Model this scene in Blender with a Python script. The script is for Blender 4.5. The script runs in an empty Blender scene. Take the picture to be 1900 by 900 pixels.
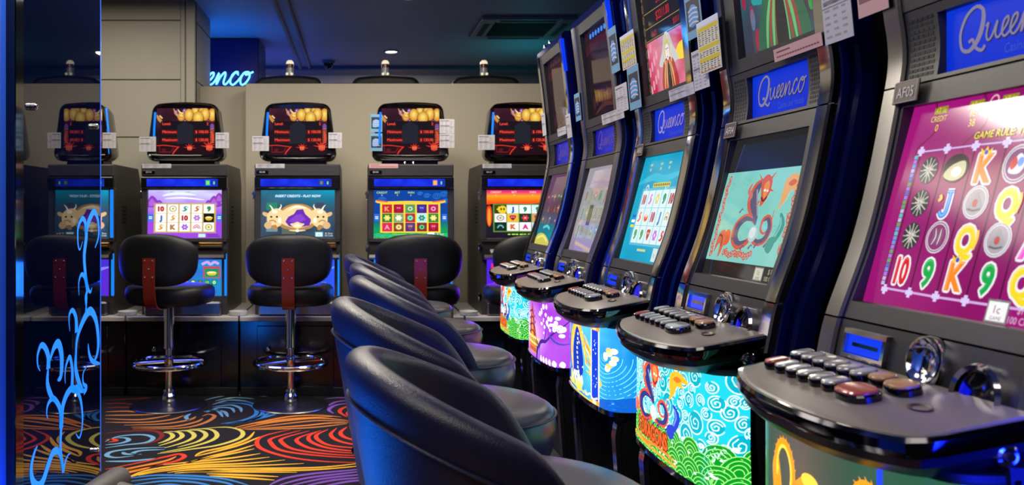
import bpy, bmesh, math, random
import numpy as np
from mathutils import Vector, Matrix
from mathutils.geometry import tessellate_polygon
PI = math.pi
C = bpy.context.scene.collection
SC = bpy.context.scene
F, VX, VY, CH = 1521.0, 665.0, 394.0, 1.28      # focal length in pixels, vanishing point, eye height

# ------------------------------------------------------------------ colours and materials
def lin(c):
    out = []
    for v in c[:3]:
        v = v / 255.0
        out.append(v / 12.92 if v <= 0.04045 else ((v + 0.055) / 1.055) ** 2.4)
    return out
def mat(name, col, rough=0.5, metal=0.0, emit=None, estr=0.0, ior=1.5, bump=None, coat=0.0, spec=0.5, mottle=0.0):
    m = bpy.data.materials.new(name); m.use_nodes = True
    nt = m.node_tree; b = nt.nodes['Principled BSDF']
    b.inputs['Base Color'].default_value = (*lin(col), 1)
    b.inputs['Roughness'].default_value = rough
    b.inputs['Metallic'].default_value = metal
    b.inputs['IOR'].default_value = ior
    b.inputs['Specular IOR Level'].default_value = spec
    if coat: b.inputs['Coat Weight'].default_value = coat; b.inputs['Coat Roughness'].default_value = 0.04
    if emit is not None:
        b.inputs['Emission Color'].default_value = (*lin(emit), 1)
        b.inputs['Emission Strength'].default_value = estr
    if bump:
        tc = nt.nodes.new('ShaderNodeTexCoord')
        if bump[0] == 'brushed':
            mp = nt.nodes.new('ShaderNodeMapping'); mp.inputs['Scale'].default_value = (300, 300, 3)
            n = nt.nodes.new('ShaderNodeTexNoise'); n.inputs['Scale'].default_value = bump[1]
            nt.links.new(tc.outputs['Object'], mp.inputs['Vector']); nt.links.new(mp.outputs['Vector'], n.inputs['Vector'])
            src = n.outputs['Fac']
        elif bump[0] == 'leather':
            n = nt.nodes.new('ShaderNodeTexVoronoi'); n.inputs['Scale'].default_value = bump[1]
            nt.links.new(tc.outputs['Object'], n.inputs['Vector']); src = n.outputs['Distance']
        else:
            n = nt.nodes.new('ShaderNodeTexNoise'); n.inputs['Scale'].default_value = bump[1]; n.inputs['Detail'].default_value = 4
            nt.links.new(tc.outputs['Object'], n.inputs['Vector']); src = n.outputs['Fac']
        bp = nt.nodes.new('ShaderNodeBump'); bp.inputs['Strength'].default_value = bump[2]; bp.inputs['Distance'].default_value = 0.002
        nt.links.new(src, bp.inputs['Height']); nt.links.new(bp.outputs['Normal'], b.inputs['Normal'])
    if mottle:
        tc = nt.nodes.new('ShaderNodeTexCoord'); n = nt.nodes.new('ShaderNodeTexNoise')
        n.inputs['Scale'].default_value = 2.3; n.inputs['Detail'].default_value = 6
        nt.links.new(tc.outputs['Object'], n.inputs['Vector'])
        mx = nt.nodes.new('ShaderNodeMix'); mx.data_type = 'RGBA'; mx.blend_type = 'MULTIPLY'; mx.inputs[0].default_value = mottle
        mx.inputs[6].default_value = (*lin(col), 1)
        nt.links.new(n.outputs['Fac'], mx.inputs[7]); nt.links.new(mx.outputs[2], b.inputs['Base Color'])
    return m
def emat(name, strength, rough=0.12, spec=0.5, base=(6, 6, 8)):
    """a lit display: colours from the art's own colour attribute, behind a glossy face"""
    m = mat(name, base, rough, spec=spec)
    nt = m.node_tree; b = nt.nodes['Principled BSDF']
    a = nt.nodes.new('ShaderNodeAttribute'); a.attribute_name = 'Col'
    nt.links.new(a.outputs['Color'], b.inputs['Emission Color'])
    b.inputs['Emission Strength'].default_value = strength
    return m
def pmat(name, rough=0.6):
    """printed paper or carpet: diffuse colours from the colour attribute"""
    m = mat(name, (128, 128, 128), rough, spec=0.3)
    nt = m.node_tree; b = nt.nodes['Principled BSDF']
    a = nt.nodes.new('ShaderNodeAttribute'); a.attribute_name = 'Col'
    nt.links.new(a.outputs['Color'], b.inputs['Base Color'])
    return m
M = dict(
    chrome=mat('chrome', (215, 215, 220), 0.09, 1.0),
    darkchrome=mat('dark_chrome', (92, 92, 98), 0.09, 1.0),
    satin=mat('satin_steel', (150, 148, 145), 0.28, 1.0, bump=('brushed', 1.0, 0.02)),
    blackplastic=mat('black_plastic', (14, 14, 16), 0.35, bump=('noise', 260, 0.05)),
    greyplastic=mat('dark_grey_plastic', (50, 49, 49), 0.42, bump=('noise', 420, 0.12)),
    deckplastic=mat('warm_grey_deck', (118, 110, 104), 0.36, bump=('noise', 420, 0.08)),
    glossblack=mat('gloss_black', (6, 6, 9), 0.08, coat=0.6),
    navygloss=mat('navy_lacquer', (8, 14, 86), 0.07, coat=1.0),
    matteblack=mat('matte_black', (5, 5, 6), 0.6),
    leather=mat('navy_leather', (30, 32, 62), 0.36, bump=('leather', 420, 0.25), spec=0.6),
    seatleather=mat('sheen_seat_leather', (74, 72, 76), 0.27, bump=('leather', 420, 0.10), spec=0.9),  # chair leather with its sheen and reflections put into a greyer base
    stoolleather=mat('black_leather', (6, 7, 13), 0.48, bump=('leather', 300, 0.15), spec=0.4),
    mahogany=mat('red_brown_lacquer', (128, 38, 30), 0.25, mottle=0.4),
    wallpaint=mat('beige_paint', (172, 164, 146), 0.75, bump=('noise', 90, 0.05)),
    pierpaint=mat('beige_pier_paint', (166, 162, 148), 0.7),
    groove=mat('groove_dark', (60, 57, 52), 0.8),
    farpaint=mat('lavender_grey_paint', (150, 148, 158), 0.7),
    ceil=mat('ceiling_paint', (172, 174, 190), 0.55),
    ceiltrim=mat('ceiling_trim_paint', (150, 150, 156), 0.6),
    darkwall=mat('near_black_paint', (8, 8, 11), 0.7),
    backmach=mat('charcoal_cabinet', (54, 52, 52), 0.4, bump=('noise', 300, 0.05)),
    headblack=mat('head_black', (10, 10, 12), 0.22, coat=0.3),
    rearblack=mat('rear_shell_black', (20, 20, 22), 0.6),
    counterfront=mat('black_gloss_laminate', (9, 9, 18), 0.16),
    countertop=mat('pale_grey_top', (176, 174, 172), 0.4),
    ceramic=mat('white_ceramic', (200, 200, 200), 0.25),
    darkglass=mat('dark_glass', (1, 6, 34), 0.012, ior=1.6),
    bluepanel=mat('blue_lacquer_panel', (44, 100, 235), 0.45),
    etched=mat('etched_glowing_glass', (40, 120, 220), 0.5, emit=(28, 128, 248), estr=1.0),
    edgelit=mat('edge_lit_glass', (20, 60, 160), 0.3, emit=(40, 104, 235), estr=0.85),
    ledblue=mat('blue_led', (0, 20, 60), 0.3, emit=(20, 130, 240), estr=1.1),
    cupblue=mat('blue_lit_cup', (0, 0, 60), 0.2, emit=(6, 14, 210), estr=0.9),
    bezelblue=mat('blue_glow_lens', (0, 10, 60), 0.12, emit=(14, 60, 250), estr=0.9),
    neon=mat('neon_tube', (120, 190, 255), 0.3, emit=(96, 186, 255), estr=3.2),
    signboard=mat('blue_sign_board', (5, 16, 84), 0.35),
    lamp=mat('lamp_face', (255, 255, 255), 0.4, emit=(255, 246, 228), estr=6.0),
    lampwarm=mat('tower_lamp_white', (240, 235, 220), 0.2, emit=(255, 240, 200), estr=.75),
    lampred=mat('tower_lamp_red', (120, 52, 42), 0.2),
    clearplastic=mat('tower_lamp_grey', (170, 172, 178), 0.15),
    vent=mat('vent_white', (140, 150, 156), 0.4),
    ventdark=mat('vent_slot', (22, 22, 24), 0.7),
    plate=mat('number_plate', (58, 40, 40), 0.4),
    platesilver=mat('plate_lettering', (205, 198, 196), 0.4),
    btncap=mat('grey_button_cap', (186, 186, 182), 0.16, 0.35, coat=0.5),
    btnred=mat('red_button_cap', (168, 72, 56), 0.18, coat=0.4),
    btntan=mat('tan_button_cap', (176, 132, 84), 0.2, coat=0.4),
    greyrubber=mat('grey_vinyl', (92, 90, 88), 0.55),
    paperwhite=mat('plain_paper', (220, 216, 210), 0.6),
    brass=mat('brass', (170, 132, 80), 0.3, 1.0),
    screen=emat('display_glass', 1.2),
    sign=emat('sign_glass', 1.0, 0.3, 0.12),
    screendim=emat('display_glass_glossy', 1.05, 0.05, 0.9),
    belly=emat('backlit_glass', 1.5, 0.2),
    paper=pmat('printed_paper', 0.5),
    carpet=pmat('carpet_pile', 0.95),
)
_nt = M['carpet'].node_tree
_tc = _nt.nodes.new('ShaderNodeTexCoord'); _n = _nt.nodes.new('ShaderNodeTexNoise'); _n.inputs['Scale'].default_value = 260
_bp = _nt.nodes.new('ShaderNodeBump'); _bp.inputs['Strength'].default_value = 0.5; _bp.inputs['Distance'].default_value = 0.004
_nt.links.new(_tc.outputs['Object'], _n.inputs['Vector']); _nt.links.new(_n.outputs['Fac'], _bp.inputs['Height'])
_nt.links.new(_bp.outputs['Normal'], _nt.nodes['Principled BSDF'].inputs['Normal'])

# ------------------------------------------------------------------ geometry helpers
def catmull(pts, n=8, closed=False):
    P = [np.array(p, float) for p in pts]; out = []
    m = len(P)
    rng = range(m) if closed else range(m - 1)
    for i in rng:
        if closed: p0, p1, p2, p3 = P[(i - 1) % m], P[i], P[(i + 1) % m], P[(i + 2) % m]
        else: p0, p1, p2, p3 = P[max(i - 1, 0)], P[i], P[i + 1], P[min(i + 2, m - 1)]
        for k in range(n):
            t = k / n
            out.append(0.5 * ((2 * p1) + (-p0 + p2) * t + (2 * p0 - 5 * p1 + 4 * p2 - p3) * t * t + (-p0 + 3 * p1 - 3 * p2 + p3) * t ** 3))
    if not closed: out.append(P[-1])
    return out
class MB:
    def __init__(s): s.v = []; s.f = []; s.m = []; s.mi = 0
    def add(s, vs, fs):
        o = len(s.v); s.v += [tuple(map(float, p)) for p in vs]
        for f in fs: s.f.append([i + o for i in f]); s.m.append(s.mi)
        return s
    def box(s, x0, x1, y0, y1, z0, z1, r=0.0):
        if r <= 0:
            return s.add([(x0, y0, z0), (x1, y0, z0), (x1, y1, z0), (x0, y1, z0), (x0, y0, z1), (x1, y0, z1), (x1, y1, z1), (x0, y1, z1)],
                         [(0, 3, 2, 1), (4, 5, 6, 7), (0, 1, 5, 4), (1, 2, 6, 5), (2, 3, 7, 6), (3, 0, 4, 7)])
        bm = bmesh.new(); bmesh.ops.create_cube(bm, size=1.0)
        for v in bm.verts:
            v.co = Vector(((x0 + x1) / 2 + v.co.x * (x1 - x0), (y0 + y1) / 2 + v.co.y * (y1 - y0), (z0 + z1) / 2 + v.co.z * (z1 - z0)))
        bmesh.ops.bevel(bm, geom=bm.edges[:], offset=r, segments=1, profile=0.5, affect='EDGES')
        bm.verts.index_update()
        s.add([v.co[:] for v in bm.verts], [[v.index for v in f.verts] for f in bm.faces]); bm.free(); return s
    def loft(s, rings, close=True, cap0=True, cap1=True):
        n = len(rings[0]); vs = [p for r in rings for p in r]; fs = []
        for i in range(len(rings) - 1):
            for j in range(n if close else n - 1):
                k = (j + 1) % n
                fs.append((i * n + j, i * n + k, (i + 1) * n + k, (i + 1) * n + j))
        if cap0: fs.append(tuple(reversed(range(n))))
        if cap1: fs.append(tuple((len(rings) - 1) * n + j for j in range(n)))
        return s.add(vs, fs)
    def lathe(s, prof, c=(0, 0, 0), axis='z', n=28, a0=0.0, a1=2 * PI):
        """prof: (radius, height) pairs"""
        full = abs(a1 - a0 - 2 * PI) < 1e-6
        vs = []; m = len(prof); cnt = n if full else n + 1
        for k in range(cnt):
            a = a0 + (a1 - a0) * k / n
            for r, h in prof:
                p = (r * math.cos(a), r * math.sin(a), h)
                if axis == 'x': p = (h, r * math.cos(a), r * math.sin(a))
                elif axis == 'y': p = (r * math.cos(a), h, r * math.sin(a))
                vs.append((c[0] + p[0], c[1] + p[1], c[2] + p[2]))
        fs = []
        for k in range(n):
            k2 = (k + 1) % cnt
            for j in range(m - 1): fs.append((k * m + j, k2 * m + j, k2 * m + j + 1, k * m + j + 1))
        return s.add(vs, fs)
    def tube(s, path, r, n=8, closed=False):
        P = [np.array(p, float) for p in path]; rings = []; m = len(P); prev = None
        for i in range(m):
            a = P[(i - 1) % m] if (closed or i > 0) else P[i]; b = P[(i + 1) % m] if (closed or i < m - 1) else P[i]
            t = b - a; t /= (np.linalg.norm(t) + 1e-12)
            if prev is None:
                up = np.array([0, 0, 1.0]) if abs(t[2]) < 0.9 else np.array([1.0, 0, 0])
            else: up = prev
            u = up - t * np.dot(up, t); u /= (np.linalg.norm(u) + 1e-12); w = np.cross(t, u); prev = u
            rr = r[i] if hasattr(r, '__len__') else r
            rings.append([tuple(P[i] + rr * (math.cos(2 * PI * k / n) * u + math.sin(2 * PI * k / n) * w)) for k in range(n)])
        if closed: rings.append(rings[0]); return s.loft(rings, True, False, False)
        return s.loft(rings)
    def mesh(s, name, mats, smooth=True, ang=25):
        me = bpy.data.meshes.new(name); me.from_pydata(s.v, [], s.f)
        for mm in (mats if isinstance(mats, (list, tuple)) else [mats]): me.materials.append(mm)
        me.polygons.foreach_set('material_index', s.m)
        bm = bmesh.new(); bm.from_mesh(me); bmesh.ops.recalc_face_normals(bm, faces=bm.faces); bm.to_mesh(me); bm.free()
        if smooth:
            me.polygons.foreach_set('use_smooth', [True] * len(me.polygons)); me.set_sharp_from_angle(angle=math.radians(ang))
        me.update(); return me
def link(name, me, parent=None):
    o = bpy.data.objects.new(name, me); C.objects.link(o)
    if parent is not None: o.parent = parent
    return o
def obj(name, mb, mats, parent=None, smooth=True, ang=25): return link(name, mb.mesh(name, mats, smooth, ang), parent)
def tag(o, label, cat, group=None):
    o['label'] = label; o['category'] = cat
    if group: o['group'] = group
    return o
def thing(name, label, cat, loc=(0, 0, 0), rz=0.0, group=None):
    o = bpy.data.objects.new(name, None); C.objects.link(o); o.location = loc; o.rotation_euler = (0, 0, rz); o.empty_display_size = 0.1
    return tag(o, label, cat, group)
def struct(name, mb, mats, smooth=False):
    o = obj(name, mb, mats, None, smooth); o['kind'] = 'structure'; return o
def dup(root, loc, rz, label, group=None):
    r = root.copy(); C.objects.link(r); r.location = loc; r.rotation_euler = (0, 0, rz); r['label'] = label
    if group: r['group'] = group
    for ch in list(root.children):
        c = ch.copy(); C.objects.link(c); c.parent = r
        for g in list(ch.children):
            d = g.copy(); C.objects.link(d); d.parent = c
    return r

# ------------------------------------------------------------------ flat art: shapes with colours, laid on a display or print
_gl = {}
def glyphs(txt, bold=0.0):
    """triangles of a line of lettering, height of capitals about 0.7, from the built-in font"""
    if (txt, bold) in _gl: return _gl[(txt, bold)]
    cu = bpy.data.curves.new('lettering', 'FONT'); cu.body = txt; cu.size = 1.0; cu.resolution_u = 3; cu.offset = bold
    o = bpy.data.objects.new('lettering', cu); C.objects.link(o)
    dg = bpy.context.evaluated_depsgraph_get(); ev = o.evaluated_get(dg); me = ev.to_mesh()
    vs = [(v.co.x, v.co.y) for v in me.vertices]; fs = [list(p.vertices) for p in me.polygons]
    ev.to_mesh_clear(); bpy.data.objects.remove(o); bpy.data.curves.remove(cu)
    _gl[(txt, bold)] = (vs, fs); return vs, fs
class Art:
    def __init__(s): s.p = []; s.t = []; s.c = []; s.l = []; s.tu = None       # points, faces, colours, layers
    def raw(s, vs, fs, cols, l):
        o = len(s.p); s.p += [(float(s.tu(a) if s.tu else a), float(b)) for a, b in vs]
        s.c += cols if isinstance(cols, list) else [lin(cols)] * len(vs)
        s.l += [l] * len(vs); s.t += [[i + o for i in f] for f in fs]; return s
    def rect(s, x, y, w, h, c, l=1): return s.raw([(x, y), (x + w, y), (x + w, y + h), (x, y + h)], [(0, 1, 2, 3)], c, l)
    def poly(s, pts, c, l=1):
        tr = tessellate_polygon([[Vector((a, b, 0)) for a, b in pts]])
        return s.raw([(p[0], p[1]) for p in pts], [list(t) for t in tr], c, l)
    def blob(s, pts, c, l=1, n=5): return s.poly([tuple(p) for p in catmull(pts, n, True)], c, l)
    def ell(s, x, y, rx, ry, c, l=1, n=18, rot=0):
        ca, sa = math.cos(rot), math.sin(rot)
        pts = []
        for k in range(n):
            a, b = rx * math.cos(2 * PI * k / n), ry * math.sin(2 * PI * k / n); pts.append((x + a * ca - b * sa, y + a * sa + b * ca))
        return s.raw(pts, [list(range(n))], c, l)
    def egg(s, x, y, rx, ry, c, c2, l=1, n=16):
        pts = [(x, y + ry * .2)] + [(x + rx * math.cos(2 * PI * k / n), y + ry * math.sin(2 * PI * k / n)) for k in range(n)]
        return s.raw(pts, [(0, 1 + k, 1 + (k + 1) % n) for k in range(n)], [lin(c)] + [lin(c2)] * n, l)
    def line(s, pts, w, c, l=1, taper=0, smooth=6, c2=None):
        P = catmull(pts, smooth) if smooth > 1 and len(pts) > 2 else [np.array(p, float) for p in pts]
        n = len(P); vs = []; cols = []
        for i in range(n):
            t = P[min(i + 1, n - 1)] - P[max(i - 1, 0)]; t = t / (np.linalg.norm(t) + 1e-9); q = np.array([-t[1], t[0]])
            f = i / (n - 1); ww = w * .5
            if taper == 1: ww *= max(.12, math.sin(PI * min(.97, max(.03, f))) ** .6)
            if taper == 2: ww *= max(.1, 1 - f * .9)
            vs += [tuple(P[i] + q * ww), tuple(P[i] - q * ww)]
            cc = lin(c) if c2 is None else [a * (1 - f) + b * f for a, b in zip(lin(c), lin(c2))]
            cols += [cc, cc]
        return s.raw(vs, [(2 * i, 2 * i + 1, 2 * i + 3, 2 * i + 2) for i in range(n - 1)], cols, l)
    def ring(s, x, y, rx, ry, w, c, l=1, a0=0, a1=2 * PI, n=22):
        return s.line([(x + rx * math.cos(a0 + (a1 - a0) * k / n), y + ry * math.sin(a0 + (a1 - a0) * k / n)) for k in range(n + 1)], w, c, l, smooth=1)
    def spiral(s, x, y, r, turns, w, c, l=1, a0=0, wob=0.0, sq=1.0):
        n = int(14 * turns); pts = []
        for k in range(n + 1):
            f = k / n; a = a0 + turns * 2 * PI * f; rr = r * (1 - .88 * f) * (1 + wob * math.sin(5 * a)); pts.append((x + rr * math.cos(a), y + sq * rr * math.sin(a)))
        return s.line(pts, w, c, l, smooth=2)
    def text(s, t, x, y, h, c, l=2, sx=1.0, shear=0.0, al='c', out=None, ow=.12, bold=0.0):
        vs, fs = glyphs(t, bold)
        if not vs: return s
        xs = [v[0] for v in vs]; x0, x1 = min(xs), max(xs); k = h / .72
        def put(dx, dy, col, ll):
            P = []
            for a, b in vs:
                a2 = (a - (x0 if al == 'l' else x1 if al == 'r' else (x0 + x1) / 2)) * k * sx + b * k * shear
                P.append((x + a2 + dx, y + b * k + dy))
            s.raw(P, fs, col, ll)
        if out is not None:
            for q in range(8): put(h * ow * math.cos(q * PI / 4), h * ow * math.sin(q * PI / 4), out, l)
            put(0, 0, c, l + 1)
        else: put(0, 0, c, l)
        return s
    def field(s, x, y, w, h, fn, nx=24, ny=24, l=0):
        vs = []; cols = []
        for j in range(ny + 1):
            for i in range(nx + 1):
                vs.append((x + w * i / nx, y + h * j / ny)); cols.append(lin(fn(i / nx, j / ny)))
        return s.raw(vs, [(j * (nx + 1) + i, j * (nx + 1) + i + 1, (j + 1) * (nx + 1) + i + 1, (j + 1) * (nx + 1) + i) for j in range(ny) for i in range(nx)], cols, l)
    def clip(s, x0, y0, x1, y1):
        """cut everything to a rectangle"""
        np_, nc, nl, nt = [], [], [], []
        for f in s.t:
            pl = [(s.p[i][0], s.p[i][1], *s.c[i]) for i in f]; L = s.l[f[0]]
            for ax, lim, sg in ((0, x0, 1), (0, x1, -1), (1, y0, 1), (1, y1, -1)):
                if not pl: break
                o = []
                for a, b in zip(pl, pl[1:] + pl[:1]):
                    da, db = sg * (a[ax] - lim), sg * (b[ax] - lim)
                    if da >= 0: o.append(a)
                    if da * db < 0:
                        t = da / (da - db); o.append(tuple(p + (q - p) * t for p, q in zip(a, b)))
                pl = o
            if len(pl) < 3: continue
            k = len(np_); np_ += [(q[0], q[1]) for q in pl]; nc += [list(q[2:5]) for q in pl]; nl += [L] * len(pl); nt.append(list(range(k, k + len(pl))))
        s.p, s.c, s.l, s.t = np_, nc, nl, nt; return s
    def split(s, maxu):
        """cut long faces so that the art can follow a curved glass"""
        tris = []
        for f in s.t:
            for i in range(1, len(f) - 1): tris.append(([s.p[f[0]], s.p[f[i]], s.p[f[i + 1]]], [s.c[f[0]], s.c[f[i]], s.c[f[i + 1]]], s.l[f[0]]))
        done = []
        while tris:
            P, K, L = tris.pop(); d = [abs(P[i][0] - P[(i + 1) % 3][0]) for i in range(3)]; m = max(d)
            if m <= maxu: done.append((P, K, L)); continue
            i = d.index(m); j = (i + 1) % 3; k = (i + 2) % 3
            q = tuple((a + b) / 2 for a, b in zip(P[i], P[j])); qc = [(a + b) / 2 for a, b in zip(K[i], K[j])]
            tris += [([P[i], q, P[k]], [K[i], qc, K[k]], L), ([q, P[j], P[k]], [qc, K[j], K[k]], L)]
        s.p, s.c, s.l, s.t = [], [], [], []
        for P, K, L in done:
            o = len(s.p); s.p += P; s.c += K; s.l += [L] * 3; s.t.append([o, o + 1, o + 2])
        return s
    def mesh(s, name, fn, mt, step=0.00025):
        me = bpy.data.meshes.new(name)
        me.from_pydata([fn(p[0], p[1], l * step) for p, l in zip(s.p, s.l)], [], s.t)
        a = me.color_attributes.new('Col', 'FLOAT_COLOR', 'POINT')
        a.data.foreach_set('color', np.array([(*c, 1.0) for c in s.c], dtype=np.float32).ravel())
        me.materials.append(mt); me.update(); return me
def vn(x, y, seed=0):
    """smooth value noise, 0..1"""
    def h(i, j):
        n = math.sin(i * 127.1 + j * 311.7 + seed * 74.7) * 43758.5453; return n - math.floor(n)
    i, j = math.floor(x), math.floor(y); u, v = x - i, y - j; u, v = u * u * (3 - 2 * u), v * v * (3 - 2 * v)
    return (h(i, j) * (1 - u) + h(i + 1, j) * u) * (1 - v) + (h(i, j + 1) * (1 - u) + h(i + 1, j + 1) * u) * v
def mixc(a, b, t):
    t = max(0, min(1, t)); return tuple(p * (1 - t) + q * t for p, q in zip(a, b))

# the cursive house name: strokes in units of the small-letter height
SCRIPT = dict(
    Q=[(1.45, 1.75), (.95, 1.95), (.35, 1.6), (.05, .75), (.3, -.1), (.85, -.3), (1.4, .2), (1.6, 1.0), (1.5, 1.65), (1.15, 1.95)],
    tail=[(.75, .15), (1.0, .25), (1.3, -.2), (1.75, -.42), (1.95, -.2)],
    rest=[(1.85, .75), (2.0, .9), (1.95, .35), (2.1, .02), (2.35, .2), (2.6, .9), (2.55, .3), (2.75, .02), (3.0, .25), (3.3, .65), (3.28, .95), (3.05, .8), (2.98, .3), (3.2, .0),
          (3.5, .2), (3.85, .65), (3.85, .98), (3.6, .85), (3.52, .3), (3.75, .0), (4.05, .25), (4.3, .95), (4.25, .3), (4.25, .02), (4.45, .6), (4.75, 1.0), (4.85, .8), (4.8, .15), (5.0, .02), (5.25, .35),
          (5.55, .9), (5.8, 1.05), (5.85, .85)],
    c=[(5.85, .85), (5.7, 1.05), (5.4, .75), (5.35, .2), (5.6, -.02), (5.95, .3), (6.25, .8)],
    o=[(6.55, 1.05), (6.3, .9), (6.15, .4), (6.3, .0), (6.6, .1), (6.85, .6), (6.75, 1.0), (6.5, 1.0), (6.55, .8), (7.1, 1.05)])
def script_art(A, x, y, k, c, l, w=.13, shade=None):
    for key, pts in SCRIPT.items():
        P = [(x + (a + b * .18) * k, y + b * k) for a, b in pts]
        if shade is not None: A.line([(a + .05 * k, b - .05 * k) for a, b in P], w * k * 1.5, shade, l, smooth=5)
        A.line(P, w * k * (1.5 if key in 'Qtail' else 1.0), c, l + 1, smooth=5)
    P = [(x + (a + b * .18) * k, y + b * k) for a, b in SCRIPT['Q'][4:]]
    A.line(P, w * k * 2.6, c, l + 1, taper=1, smooth=5)
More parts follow.
